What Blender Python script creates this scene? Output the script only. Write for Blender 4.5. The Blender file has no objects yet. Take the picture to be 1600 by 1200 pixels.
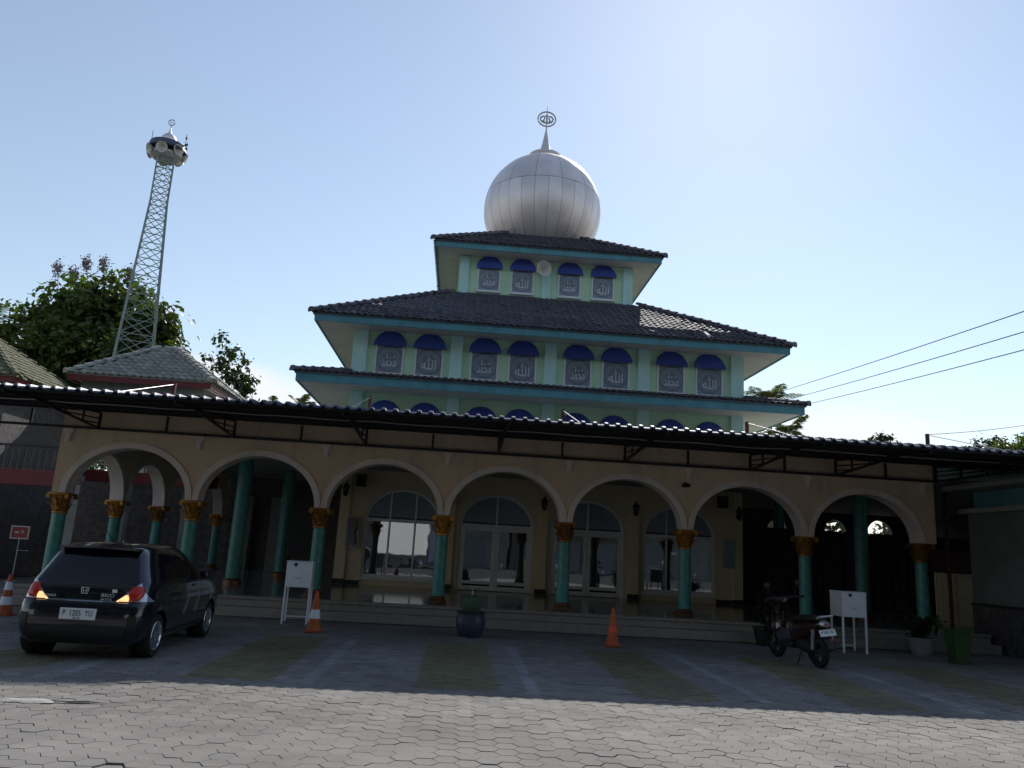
import bpy, bmesh, math, random
import numpy as np
from mathutils import Vector, Matrix, Euler
from math import sin, cos, pi, radians, sqrt, atan2

random.seed(7)
SC = bpy.context.scene
COL = SC.collection

# ------------------------------------------------------------------ camera
YAW, PITCH, ROLL, HC = radians(3.3), radians(12.2), radians(3.25), 1.7
fwd = Vector((sin(YAW) * cos(PITCH), cos(YAW) * cos(PITCH), sin(PITCH)))
rgt = Vector((cos(YAW), -sin(YAW), 0))
upv = rgt.cross(fwd)
r2 = rgt * cos(ROLL) + upv * sin(ROLL)
u2 = -rgt * sin(ROLL) + upv * cos(ROLL)
cam = bpy.data.cameras.new('camera')
camo = bpy.data.objects.new('camera', cam)
COL.objects.link(camo)
camo.matrix_world = Matrix(((r2.x, u2.x, -fwd.x, 0), (r2.y, u2.y, -fwd.y, 0), (r2.z, u2.z, -fwd.z, HC), (0, 0, 0, 1)))
cam.sensor_width = 36
cam.lens = 27.0
cam.clip_start = 0.05
cam.clip_end = 3000
SC.camera = camo

# ------------------------------------------------------------------ light
SUN_DIR = Vector((0.265, 0.722, 0.639)).normalized()      # towards the sun
EL = math.asin(SUN_DIR.z)
AZ = atan2(SUN_DIR.x, SUN_DIR.y)
SKY_STRENGTH = 0.128
world = bpy.data.worlds.new('World')
SC.world = world
world.use_nodes = True
wn, wl = world.node_tree.nodes, world.node_tree.links
wn.clear()
wo = wn.new('ShaderNodeOutputWorld')
wb = wn.new('ShaderNodeBackground')
sky = wn.new('ShaderNodeTexSky')
sky.sky_type = 'NISHITA'
sky.sun_disc = False
sky.sun_elevation = EL
sky.sun_rotation = AZ
sky.altitude = 50
sky.air_density = 1.4
sky.dust_density = 0.18
sky.ozone_density = 3.5
wb.inputs['Strength'].default_value = SKY_STRENGTH
hs = wn.new('ShaderNodeHueSaturation'); hs.inputs['Saturation'].default_value = 0.77
wl.new(sky.outputs[0], hs.inputs['Color'])
# low fair-weather cloud banks all round the horizon
wtc = wn.new('ShaderNodeTexCoord'); wmp = wn.new('ShaderNodeMapping'); wmp.inputs['Scale'].default_value = (1, 1, 2.2); wmp.inputs['Location'].default_value = (11.5, 5.7, 1.3)
wnz = wn.new('ShaderNodeTexNoise'); wnz.inputs['Scale'].default_value = 3.2; wnz.inputs['Detail'].default_value = 7; wnz.inputs['Roughness'].default_value = 0.55
wl.new(wtc.outputs['Generated'], wmp.inputs['Vector']); wl.new(wmp.outputs[0], wnz.inputs['Vector'])
wsp = wn.new('ShaderNodeSeparateXYZ'); wl.new(wtc.outputs['Generated'], wsp.inputs[0])
wel = wn.new('ShaderNodeMapRange'); wel.interpolation_type = 'SMOOTHSTEP'
wel.inputs['From Min'].default_value = 0.15; wel.inputs['From Max'].default_value = 0.26; wel.inputs['To Min'].default_value = 0.41; wel.inputs['To Max'].default_value = 0.95
wl.new(wsp.outputs['Z'], wel.inputs['Value'])
wsu = wn.new('ShaderNodeMath'); wsu.operation = 'SUBTRACT'; wl.new(wnz.outputs['Fac'], wsu.inputs[0]); wl.new(wel.outputs[0], wsu.inputs[1])
wcm = wn.new('ShaderNodeMapRange'); wcm.inputs['From Min'].default_value = -0.06; wcm.inputs['From Max'].default_value = 0.10; wcm.inputs['To Max'].default_value = 0.92
wl.new(wsu.outputs[0], wcm.inputs['Value'])
wmx = wn.new('ShaderNodeMixRGB'); wmx.inputs['Color2'].default_value = (7.2, 7.3, 7.6, 1)
wl.new(wcm.outputs[0], wmx.inputs['Fac']); wl.new(hs.outputs[0], wmx.inputs['Color1'])
wl.new(wmx.outputs[0], wb.inputs['Color'])
wl.new(wb.outputs[0], wo.inputs['Surface'])

sun = bpy.data.lights.new('sun', 'SUN')
sun.energy = 5.0
sun.angle = radians(0.53)
sun.color = (1.0, 0.95, 0.88)
suno = bpy.data.objects.new('sun', sun)
COL.objects.link(suno)
suno.rotation_euler = SUN_DIR.to_track_quat('Z', 'Y').to_euler()

vs = SC.view_settings
vs.view_transform = 'Standard'
vs.look = 'None'
vs.gamma = 1
vs.use_curve_mapping = False
vs.exposure = 0.07
SC.cycles.max_bounces = 6

# ------------------------------------------------------------------ helpers
class MB:
    """collects geometry (world coordinates) and links it as ONE mesh object"""
    def __init__(s):
        s.v = []; s.f = []; s.m = []
        s.cur = 0
    def face(s, pts):
        n = len(s.v); s.v += [tuple(p) for p in pts]; s.f.append(tuple(range(n, n + len(pts)))); s.m.append(s.cur)
    def raw(s, vs_, fs):
        n = len(s.v); s.v += [tuple(p) for p in vs_]; s.f += [tuple(i + n for i in f) for f in fs]; s.m += [s.cur] * len(fs)
    def box(s, x0, x1, y0, y1, z0, z1, bev=0.0):
        if bev <= 0:
            P = [(x0,y0,z0),(x1,y0,z0),(x1,y1,z0),(x0,y1,z0),(x0,y0,z1),(x1,y0,z1),(x1,y1,z1),(x0,y1,z1)]
            s.raw(P, [(0,3,2,1),(4,5,6,7),(0,1,5,4),(1,2,6,5),(2,3,7,6),(3,0,4,7)])
        else:
            bm = bmesh.new()
            bmesh.ops.create_cube(bm, size=1)
            for v in bm.verts:
                v.co = Vector(((x0+x1)/2 + v.co.x*(x1-x0), (y0+y1)/2 + v.co.y*(y1-y0), (z0+z1)/2 + v.co.z*(z1-z0)))
            bmesh.ops.bevel(bm, geom=list(bm.edges), offset=bev, segments=2, profile=0.5, affect='EDGES')
            s.bm(bm)
    def bm(s, bm, M=None):
        bm.verts.index_update()
        s.raw([(M @ v.co) if M else v.co.copy() for v in bm.verts], [tuple(v.index for v in f.verts) for f in bm.faces])
        bm.free()
    def bar(s, a, b, w, h=None, up=(0,0,1)):
        """square bar from a to b"""
        a, b = Vector(a), Vector(b); h = h or w
        d = (b - a).normalized(); u = Vector(up)
        if abs(d.dot(u)) > 0.98: u = Vector((0,1,0))
        x = d.cross(u).normalized(); y = x.cross(d).normalized()
        P = []
        for q in (a, b):
            for sx, sy in ((-1,-1),(1,-1),(1,1),(-1,1)):
                P.append(q + x*(sx*w/2) + y*(sy*h/2))
        s.raw(P, [(0,1,2,3),(7,6,5,4),(0,4,5,1),(1,5,6,2),(2,6,7,3),(3,7,4,0)])
    def tube(s, pts, r, n=8, cap=True):
        pts = [Vector(p) for p in pts]; R = r if isinstance(r, (list, tuple)) else [r]*len(pts)
        V = []; F = []
        up = Vector((0,0,1))
        for i, p in enumerate(pts):
            d = (pts[min(i+1,len(pts)-1)] - pts[max(i-1,0)]).normalized()
            u = up if abs(d.dot(up)) < 0.95 else Vector((0,1,0))
            x = d.cross(u).normalized(); y = x.cross(d).normalized()
            for k in range(n):
                a = 2*pi*k/n
                V.append(p + x*(cos(a)*R[i]) + y*(sin(a)*R[i]))
        for i in range(len(pts)-1):
            for k in range(n):
                F.append((i*n+k, i*n+(k+1)%n, (i+1)*n+(k+1)%n, (i+1)*n+k))
        if cap:
            F.append(tuple(range(n-1,-1,-1))); F.append(tuple((len(pts)-1)*n+k for k in range(n)))
        s.raw(V, F)
    def lathe(s, prof, c=(0,0,0), n=24, axis='z', cap=True, a0=0):
        V = []; F = []; c = Vector(c)
        for r, z in prof:
            for k in range(n):
                a = 2*pi*k/n + a0
                if axis == 'z': V.append(c + Vector((r*cos(a), r*sin(a), z)))
                elif axis == 'x': V.append(c + Vector((z, r*cos(a), r*sin(a))))
                else: V.append(c + Vector((r*cos(a), z, r*sin(a))))
        m = len(prof)
        for i in range(m-1):
            for k in range(n):
                F.append((i*n+k, i*n+(k+1)%n, (i+1)*n+(k+1)%n, (i+1)*n+k))
        if cap:
            F.append(tuple(range(n-1,-1,-1))); F.append(tuple((m-1)*n+k for k in range(n)))
        s.raw(V, F)
    def prism(s, poly, a, b, plane='xz'):
        """polygon in a plane, extruded from a to b on the third axis"""
        def P(u, v, w):
            return (u, w, v) if plane == 'xz' else ((w, u, v) if plane == 'yz' else (u, v, w))
        n = len(poly)
        V = [P(u, v, a) for u, v in poly] + [P(u, v, b) for u, v in poly]
        F = [tuple(range(n)), tuple(range(2*n-1, n-1, -1))] + [(i, (i+1)%n + 0, (i+1)%n + n, i+n)[::-1] for i in range(n)]
        s.raw(V, F)
    def build(s, name, mat, parent=None, smooth=False, fixn=True, angle=None):
        me = bpy.data.meshes.new(name)
        off = Vector((0,0,0))
        if parent is not None:
            off = Vector(parent.get('_org', (0,0,0)))
        me.from_pydata([(v[0]-off.x, v[1]-off.y, v[2]-off.z) for v in s.v], [], s.f)
        mats = mat if isinstance(mat, (list, tuple)) else [mat]
        for m_ in mats: me.materials.append(m_)
        if len(mats) > 1: me.polygons.foreach_set('material_index', s.m)
        if fixn:
            bm = bmesh.new(); bm.from_mesh(me); bmesh.ops.recalc_face_normals(bm, faces=bm.faces); bm.to_mesh(me); bm.free()
        if smooth:
            me.polygons.foreach_set('use_smooth', [True]*len(me.polygons))
            if angle: me.set_sharp_from_angle(angle=radians(angle))
        me.update()
        o = bpy.data.objects.new(name, me)
        COL.objects.link(o)
        if parent is not None:
            o.parent = parent; o['_org'] = tuple(off)
        return o

def tag(o, label=None, cat=None, group=None, kind=None):
    if label: o['label'] = label
    if cat: o['category'] = cat
    if group: o['group'] = group
    if kind: o['kind'] = kind
    return o

def thing(name, loc, label, cat, group=None):
    o = bpy.data.objects.new(name, None)
    o.empty_display_size = 0.2
    COL.objects.link(o)
    o.location = loc
    o['_org'] = tuple(loc)
    return tag(o, label, cat, group)

def inst(src, parent, M, name=None):
    """a copy of a mesh object that shares its data, with its own matrix under parent (world coordinates)"""
    o = bpy.data.objects.new(name or src.name.split('.')[0], src.data)
    COL.objects.link(o)
    off = Vector(parent.get('_org', (0,0,0)))
    o.parent = parent
    o.matrix_local = Matrix.Translation(-off) @ M
    return o

def copy_tree(o, parent=None):
    c = o.copy(); COL.objects.link(c); c.parent = parent
    for ch in o.children: copy_tree(ch, c)
    return c

def lerp(a, b, t): return a + (b-a)*t

# ------------------------------------------------------------------ materials
def mat(name, col, rough=0.7, metal=0.0, var=0.12, scale=6.0, bump=0.0, bscale=40.0, spec=0.5, coat=0.0, col2=None, stain=0.0):
    m = bpy.data.materials.new(name); m.use_nodes = True
    n, l = m.node_tree.nodes, m.node_tree.links
    b = n['Principled BSDF']
    b.inputs['Roughness'].default_value = rough
    b.inputs['Metallic'].default_value = metal
    b.inputs['Specular IOR Level'].default_value = spec
    b.inputs['Coat Weight'].default_value = coat
    tc = n.new('ShaderNodeTexCoord')
    nz = n.new('ShaderNodeTexNoise'); nz.inputs['Scale'].default_value = scale; nz.inputs['Detail'].default_value = 6
    l.new(tc.outputs['Object'], nz.inputs['Vector'])
    cr = n.new('ShaderNodeValToRGB')
    c = Vector(col)
    if col2 is None:
        lo, hi = c*(1-var), c*(1+var)
    else:
        lo, hi = c, Vector(col2)
    cr.color_ramp.elements[0].position = 0.3; cr.color_ramp.elements[1].position = 0.7
    cr.color_ramp.elements[0].color = (*[min(1,x) for x in lo], 1)
    cr.color_ramp.elements[1].color = (*[min(1,x) for x in hi], 1)
    l.new(nz.outputs['Fac'], cr.inputs['Fac'])
    out = cr.outputs['Color']
    oi = n.new('ShaderNodeObjectInfo')
    mx = n.new('ShaderNodeMixRGB'); mx.blend_type = 'MULTIPLY'; mx.inputs['Fac'].default_value = 1
    mr = n.new('ShaderNodeMapRange'); mr.inputs['To Min'].default_value = 1-var; mr.inputs['To Max'].default_value = 1+var*0.6
    l.new(oi.outputs['Random'], mr.inputs['Value']); l.new(out, mx.inputs['Color1']); l.new(mr.outputs[0], mx.inputs['Color2'])
    out = mx.outputs['Color']
    if stain > 0:
        n2 = n.new('ShaderNodeTexNoise'); n2.inputs['Scale'].default_value = 0.9; n2.inputs['Detail'].default_value = 9; n2.inputs['Roughness'].default_value = 0.7
        mp = n.new('ShaderNodeMapping'); mp.inputs['Scale'].default_value = (3, 3, 0.5)
        l.new(tc.outputs['Object'], mp.inputs['Vector']); l.new(mp.outputs[0], n2.inputs['Vector'])
        r2_ = n.new('ShaderNodeMapRange'); r2_.inputs['From Min'].default_value = 0.5; r2_.inputs['From Max'].default_value = 0.75
        r2_.inputs['To Min'].default_value = 1; r2_.inputs['To Max'].default_value = 1-stain
        l.new(n2.outputs['Fac'], r2_.inputs['Value'])
        m2 = n.new('ShaderNodeMixRGB'); m2.blend_type = 'MULTIPLY'; m2.inputs['Fac'].default_value = 1
        l.new(out, m2.inputs['Color1']); l.new(r2_.outputs[0], m2.inputs['Color2']); out = m2.outputs['Color']
    l.new(out, b.inputs['Base Color'])
    if bump > 0:
        n3 = n.new('ShaderNodeTexNoise'); n3.inputs['Scale'].default_value = bscale; n3.inputs['Detail'].default_value = 8
        l.new(tc.outputs['Object'], n3.inputs['Vector'])
        bp = n.new('ShaderNodeBump'); bp.inputs['Strength'].default_value = bump; bp.inputs['Distance'].default_value = 0.02
        l.new(n3.outputs['Fac'], bp.inputs['Height']); l.new(bp.outputs[0], b.inputs['Normal'])
    return m

def emit_mat(name, col, e, strength):
    m = mat(name, col, 0.2, var=0.05)
    b = m.node_tree.nodes['Principled BSDF']
    b.inputs['Emission Color'].default_value = (*e, 1); b.inputs['Emission Strength'].default_value = strength
    return m

def leaf_mat(name, c1, c2, trans=0.35):
    m = mat(name, c1, 0.45, var=0.3, scale=1.2, col2=c2)
    n, l = m.node_tree.nodes, m.node_tree.links
    b = n['Principled BSDF']; o = n['Material Output']
    t = n.new('ShaderNodeBsdfTranslucent')
    ms = n.new('ShaderNodeMixShader'); ms.inputs[0].default_value = trans
    src = b.inputs['Base Color'].links[0].from_socket
    g = n.new('ShaderNodeMixRGB'); g.blend_type = 'MULTIPLY'; g.inputs['Fac'].default_value = 1; g.inputs['Color2'].default_value = (1.6, 1.7, 0.5, 1)
    l.new(src, g.inputs['Color1']); l.new(g.outputs[0], t.inputs['Color'])
    l.new(b.outputs[0], ms.inputs[1]); l.new(t.outputs[0], ms.inputs[2]); l.new(ms.outputs[0], o.inputs['Surface'])
    return m

M = {}
M['mint'] = mat('mint_paint', (0.54, 0.79, 0.55), 0.75, var=0.06, scale=1.5, bump=0.06, stain=0.12)
M['aqua'] = mat('aqua_paint', (0.54, 0.82, 0.78), 0.7, var=0.06, scale=1.5, bump=0.06, stain=0.12)
M['teal'] = mat('teal_fascia_paint', (0.09, 0.27, 0.32), 0.6, var=0.15, scale=2.5, bump=0.06, stain=0.25)
M['soffit'] = mat('cream_soffit_board', (0.72, 0.68, 0.58), 0.8, var=0.07, scale=1.2, bump=0.05, stain=0.15)
M['tan'] = mat('tan_wall_paint', (0.64, 0.50, 0.36), 0.75, var=0.07, scale=1.0, bump=0.08, stain=0.28)
M['cream'] = mat('cream_wall_paint', (0.64, 0.55, 0.37), 0.75, var=0.06, scale=1.0, bump=0.08, stain=0.1)
M['trim'] = mat('pale_arch_plaster', (0.74, 0.66, 0.60), 0.7, var=0.06, scale=2.0, bump=0.1, stain=0.22)
M['greywall'] = mat('grey_plaster', (0.30, 0.31, 0.30), 0.8, var=0.15, scale=1.5, bump=0.1, stain=0.25)
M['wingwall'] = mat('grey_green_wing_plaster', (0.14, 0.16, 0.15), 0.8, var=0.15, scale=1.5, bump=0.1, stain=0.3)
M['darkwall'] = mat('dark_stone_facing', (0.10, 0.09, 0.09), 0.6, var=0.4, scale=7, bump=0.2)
M['tile'] = mat('slate_roof_tile', (0.10, 0.098, 0.118), 0.75, var=0.3, scale=9, bump=0.15, spec=0.35)
M['ptile'] = mat('grey_roof_tile', (0.30, 0.30, 0.265), 0.7, var=0.22, scale=9, bump=0.15)
M['otile'] = mat('olive_roof_tile', (0.15, 0.15, 0.085), 0.85, var=0.25, scale=5, bump=0.15)
M['red'] = mat('dark_red_paint', (0.17, 0.018, 0.022), 0.55, var=0.15, scale=3, bump=0.05)
M['maroon'] = mat('maroon_beam_paint', (0.055, 0.012, 0.016), 0.6, var=0.15, scale=3)
M['blue'] = mat('blue_awning_cloth', (0.045, 0.085, 0.40), 0.7, var=0.12, scale=5, bump=0.05)
M['frame'] = mat('white_window_frame', (0.72, 0.74, 0.76), 0.5, var=0.05)
M['print'] = mat('pale_window_print', (0.62, 0.66, 0.70), 0.5, var=0.05)
M['alu'] = mat('dome_aluminium', (0.77, 0.71, 0.69), 0.48, 0.7, var=0.10, scale=1.3, bump=0.05, bscale=2.5)
M['steel'] = mat('galvanised_steel', (0.45, 0.47, 0.48), 0.5, 0.7, var=0.15)
M['black'] = mat('black_painted_steel', (0.012, 0.013, 0.018), 0.5, var=0.2)
M['sheet'] = mat('dark_coated_sheet', (0.03, 0.038, 0.08), 0.5, 0.0, var=0.15, scale=2, bump=0.03)
M['rod'] = mat('pale_tie_rod', (0.6, 0.6, 0.58), 0.4, 0.5, var=0.1)
M['rust'] = mat('red_oxide_steel', (0.16, 0.06, 0.05), 0.7, var=0.3)
M['gold'] = mat('aged_gold_paint', (0.42, 0.20, 0.035), 0.38, 0.45, var=0.45, scale=18, bump=0.3, bscale=60)
M['bronze'] = mat('brown_base_paint', (0.15, 0.065, 0.03), 0.4, 0.2, var=0.3, scale=14, bump=0.1)
M['floor'] = mat('glazed_porch_floor', (0.28, 0.27, 0.27), 0.12, var=0.08, scale=3)
M['step'] = mat('terrazzo_step', (0.27, 0.245, 0.215), 0.5, var=0.12, scale=12, bump=0.05, stain=0.2)
M['socle'] = mat('black_socle_tile', (0.015, 0.014, 0.016), 0.3, var=0.3)
M['paver'] = mat('concrete_paver', (0.212, 0.202, 0.19), 0.85, var=0.07, scale=7, bump=0.25, bscale=90, stain=0.12, spec=0.15)
M['paver_yellow'] = mat('yellow_concrete_paver', (0.17, 0.155, 0.085), 0.85, var=0.10, scale=7, bump=0.25, bscale=90, stain=0.25)
M['paver_white'] = mat('white_painted_paver', (0.26, 0.265, 0.275), 0.8, var=0.16, scale=7, bump=0.25, bscale=90, stain=0.3)
def weather(m):
    # each stone its own tone, and broad dirt and tyre stains across the yard
    n, l = m.node_tree.nodes, m.node_tree.links; b = n['Principled BSDF']; src = b.inputs['Base Color'].links[0].from_socket
    ge = n.new('ShaderNodeNewGeometry')
    r = n.new('ShaderNodeMapRange'); r.inputs['To Min'].default_value = 0.86; r.inputs['To Max'].default_value = 1.1; l.new(ge.outputs['Random Per Island'], r.inputs['Value'])
    z = n.new('ShaderNodeTexNoise'); z.inputs['Scale'].default_value = 0.55; z.inputs['Detail'].default_value = 8; z.inputs['Roughness'].default_value = 0.65; l.new(ge.outputs['Position'], z.inputs['Vector'])
    q = n.new('ShaderNodeMapRange'); q.inputs['From Min'].default_value = 0.38; q.inputs['From Max'].default_value = 0.66; q.inputs['To Min'].default_value = 0.78; q.inputs['To Max'].default_value = 1.1; l.new(z.outputs['Fac'], q.inputs['Value'])
    a = n.new('ShaderNodeMath'); a.operation = 'MULTIPLY'; l.new(r.outputs[0], a.inputs[0]); l.new(q.outputs[0], a.inputs[1])
    x = n.new('ShaderNodeMixRGB'); x.blend_type = 'MULTIPLY'; x.inputs['Fac'].default_value = 1; l.new(src, x.inputs['Color1']); l.new(a.outputs[0], x.inputs['Color2']); l.new(x.outputs[0], b.inputs['Base Color'])
for k_ in ('paver', 'paver_yellow', 'paver_white'): weather(M[k_])
M['sand'] = mat('joint_sand', (0.15, 0.14, 0.128), 0.95, var=0.3, scale=3, bump=0.2)
M['concrete'] = mat('spilled_mortar', (0.40, 0.39, 0.37), 0.9, var=0.15, bump=0.4)
M['white'] = mat('white_box_paint', (0.74, 0.77, 0.82), 0.45, var=0.04, stain=0.08)
M['orange'] = mat('orange_cone_plastic', (0.48, 0.10, 0.025), 0.6, var=0.15, scale=8, stain=0.25)
M['orange2'] = mat('red_orange_band', (0.75, 0.10, 0.03), 0.5, var=0.1)
M['reflect'] = mat('white_reflective_band', (0.72, 0.76, 0.82), 0.4, var=0.06)
M['carpaint'] = mat('navy_car_paint', (0.004, 0.006, 0.017), 0.25, 0.2, var=0.03, coat=1.0)
M['carglass'] = mat('tinted_car_glass', (0.004, 0.005, 0.008), 0.03, var=0.0)
M['rubber'] = mat('tyre_rubber', (0.012, 0.012, 0.012), 0.85, var=0.2)
M['plastic'] = mat('black_plastic', (0.014, 0.014, 0.015), 0.55, var=0.2)
M['chrome'] = mat('bright_chrome', (0.75, 0.78, 0.82), 0.12, 1.0, var=0.02)
M['rim'] = mat('alloy_wheel', (0.6, 0.63, 0.68), 0.3, 0.9, var=0.05)
M['redlens'] = emit_mat('red_tail_lens', (0.26, 0.010, 0.008), (1, 0.03, 0.015), 0.04)
M['clearlens'] = mat('clear_lamp_lens', (0.55, 0.58, 0.62), 0.08, 0.5, var=0.03)
M['amber'] = emit_mat('lit_reversing_lamp', (0.9, 0.65, 0.35), (1.0, 0.55, 0.22), 1.3)
M['mark'] = mat('silver_letter_badge', (0.62, 0.66, 0.72), 0.35, 0.2, var=0.03)
M['plate'] = mat('white_number_plate', (0.78, 0.82, 0.84), 0.45, var=0.03)
M['ink'] = mat('black_lettering', (0.012, 0.012, 0.014), 0.6, var=0.0)
M['signred'] = mat('red_sign_board', (0.32, 0.05, 0.05), 0.6, var=0.1)
M['bluepot'] = mat('blue_glazed_pot', (0.045, 0.055, 0.085), 0.4, var=0.2, bump=0.05)
M['greypot'] = mat('grey_cement_pot', (0.22, 0.22, 0.23), 0.8, var=0.2, bump=0.15)
M['soil'] = mat('potting_soil', (0.04, 0.03, 0.02), 0.95, var=0.3)
M['greenbin'] = mat('green_plastic_bin', (0.02, 0.065, 0.014), 0.6, var=0.1)
M['bark'] = mat('tree_bark', (0.10, 0.075, 0.05), 0.9, var=0.3, scale=8, bump=0.4)
M['leaf'] = leaf_mat('broad_green_leaf', (0.035, 0.066, 0.016), (0.095, 0.125, 0.026), 0.38)
M['leafd'] = leaf_mat('dark_green_leaf', (0.022, 0.042, 0.014), (0.05, 0.08, 0.022), 0.2)
M['palm'] = leaf_mat('palm_leaf', (0.05, 0.075, 0.03), (0.10, 0.12, 0.05), 0.3)
M['seed'] = mat('dry_seed_panicle', (0.20, 0.17, 0.18), 0.9, var=0.3)
M['cactus'] = mat('ribbed_cactus_skin', (0.035, 0.075, 0.03), 0.6, var=0.3, scale=20)
M['towerp'] = mat('pale_green_tower_paint', (0.22, 0.28, 0.26), 0.6, 0.2, var=0.2)
M['horn'] = mat('horn_speaker_grey', (0.58, 0.56, 0.50), 0.5, var=0.1)
M['navy'] = mat('navy_sheet', (0.05, 0.06, 0.10), 0.5, var=0.2)
M['board'] = mat('dark_notice_board', (0.012, 0.013, 0.02), 0.5, var=0.1)
M['wire'] = mat('black_cable', (0.02, 0.02, 0.022), 0.6, var=0.1)
M['truckcover'] = mat('white_truck_cover', (0.5, 0.5, 0.48), 0.8, var=0.12, bump=0.1, bscale=5)
M['shop'] = mat('shophouse_plaster', (0.16, 0.14, 0.12), 0.8, var=0.1, stain=0.2)
M['shutter'] = mat('rolling_shutter', (0.20, 0.22, 0.25), 0.5, 0.3, var=0.1)
M['curtain'] = mat('dark_curtain_cloth', (0.03, 0.027, 0.035), 0.9, var=0.3, scale=3)
M['asphalt'] = mat('street_asphalt', (0.05, 0.05, 0.05), 0.9, var=0.2, scale=5, bump=0.2)
M['slat'] = mat('blue_grey_louvre_slat', (0.34, 0.40, 0.47), 0.5, var=0.06)
M['leather'] = mat('black_seat_vinyl', (0.012, 0.011, 0.011), 0.5, var=0.2)
M['bikered'] = mat('dark_maroon_bike_paint', (0.022, 0.006, 0.008), 0.25, var=0.05, coat=1.0)

# marbled teal columns: pale streaks winding round the shaft
def column_mat():
    m = mat('teal_marbled_column', (0.055, 0.27, 0.25), 0.4, var=0.1, scale=4)
    n, l = m.node_tree.nodes, m.node_tree.links
    b = n['Principled BSDF']
    tc = n.new('ShaderNodeTexCoord'); mp = n.new('ShaderNodeMapping'); mp.inputs['Rotation'].default_value = (0.5, 0.6, 0.2)
    w = n.new('ShaderNodeTexWave'); w.inputs['Scale'].default_value = 1.6; w.inputs['Distortion'].default_value = 3.5; w.inputs['Detail'].default_value = 4; w.inputs['Detail Scale'].default_value = 2
    l.new(tc.outputs['Object'], mp.inputs['Vector']); l.new(mp.outputs[0], w.inputs['Vector'])
    cr = n.new('ShaderNodeValToRGB'); cr.color_ramp.elements[0].position = 0.55; cr.color_ramp.elements[0].color = (0,0,0,1); cr.color_ramp.elements[1].position = 0.95; cr.color_ramp.elements[1].color = (0.3,0.3,0.3,1)
    l.new(w.outputs['Fac'], cr.inputs['Fac'])
    mx = n.new('ShaderNodeMixRGB'); mx.inputs['Color2'].default_value = (0.16, 0.36, 0.35, 1)
    src = b.inputs['Base Color'].links[0].from_socket
    l.new(cr.outputs[0], mx.inputs['Fac']); l.new(src, mx.inputs['Color1']); l.new(mx.outputs[0], b.inputs['Base Color'])
    return m
M['column'] = column_mat()

# street-reflecting tinted glass
def glass_mat():
    m = mat('mirror_tinted_glass', (0.30, 0.32, 0.34), 0.015, 0.85, var=0.03, scale=0.6)
    n, l = m.node_tree.nodes, m.node_tree.links
    b = n['Principled BSDF']
    tc = n.new('ShaderNodeTexCoord'); nz = n.new('ShaderNodeTexNoise'); nz.inputs['Scale'].default_value = 1.3
    bp = n.new('ShaderNodeBump'); bp.inputs['Strength'].default_value = 0.02; bp.inputs['Distance'].default_value = 0.1
    l.new(tc.outputs['Object'], nz.inputs['Vector']); l.new(nz.outputs['Fac'], bp.inputs['Height']); l.new(bp.outputs[0], b.inputs['Normal'])
    return m
M['glass'] = glass_mat()

# upper panes: grey glass printed with a pale rosette (rings and dots); local x,z of the pane
def pane_mat():
    m = mat('printed_grey_pane', (0.15, 0.185, 0.235), 0.3, var=0.08, scale=3)
    n, l = m.node_tree.nodes, m.node_tree.links
    b = n['Principled BSDF']; src = b.inputs['Base Color'].links[0].from_socket
    tc = n.new('ShaderNodeTexCoord'); sp = n.new('ShaderNodeSeparateXYZ'); l.new(tc.outputs['Generated'], sp.inputs[0])
    def mth(op, a, c=None):
        q = n.new('ShaderNodeMath'); q.operation = op
        for i, x in enumerate((a, c)):
            if x is None: continue
            if isinstance(x, (int, float)): q.inputs[i].default_value = x
            else: l.new(x, q.inputs[i])
        return q.outputs[0]
    x = mth('SUBTRACT', sp.outputs['X'], 0.5); z = mth('SUBTRACT', sp.outputs['Z'], 0.5)
    z = mth('MULTIPLY', z, 1.15)
    r = mth('SQRT', mth('ADD', mth('MULTIPLY', x, x), mth('MULTIPLY', z, z)))
    a = mth('ARCTAN2', z, x)
    pet = mth('MULTIPLY', mth('SINE', mth('MULTIPLY', a, 16.0)), 0.02)
    rr = mth('ADD', r, pet)
    ring = mth('SINE', mth('MULTIPLY', rr, 95.0))
    band = mth('MULTIPLY', mth('GREATER_THAN', r, 0.27), mth('LESS_THAN', r, 0.46))
    f = mth('MULTIPLY', mth('MULTIPLY', mth('GREATER_THAN', ring, 0.1), band), 0.42)
    corner = mth('MULTIPLY', mth('GREATER_THAN', r, 0.55), 0.25)
    f = mth('ADD', f, corner)
    mx = n.new('ShaderNodeMixRGB'); mx.inputs['Color2'].default_value = (0.48, 0.52, 0.56, 1)
    l.new(f, mx.inputs['Fac']); l.new(src, mx.inputs['Color1']); l.new(mx.outputs[0], b.inputs['Base Color'])
    return m
M['pane'] = pane_mat()

def text_mesh(body, size, font_scale=(1, 1), extrude=0.0):
    cu = bpy.data.curves.new('t', 'FONT'); cu.body = body; cu.size = size; cu.align_x = 'CENTER'; cu.align_y = 'CENTER'
    cu.extrude = extrude; cu.resolution_u = 3
    o = bpy.data.objects.new('t', cu); COL.objects.link(o)
    dg = bpy.context.evaluated_depsgraph_get()
    me = bpy.data.meshes.new_from_object(o.evaluated_get(dg))
    bpy.data.objects.remove(o); bpy.data.curves.remove(cu)
    co = [v.co for v in me.vertices]
    if co:
        cx = (min(v.x for v in co)+max(v.x for v in co))/2; cy = (min(v.y for v in co)+max(v.y for v in co))/2
        for v in me.vertices: v.co = Vector(((v.co.x-cx)*font_scale[0], (v.co.y-cy)*font_scale[1], v.co.z))
    return me

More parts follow.
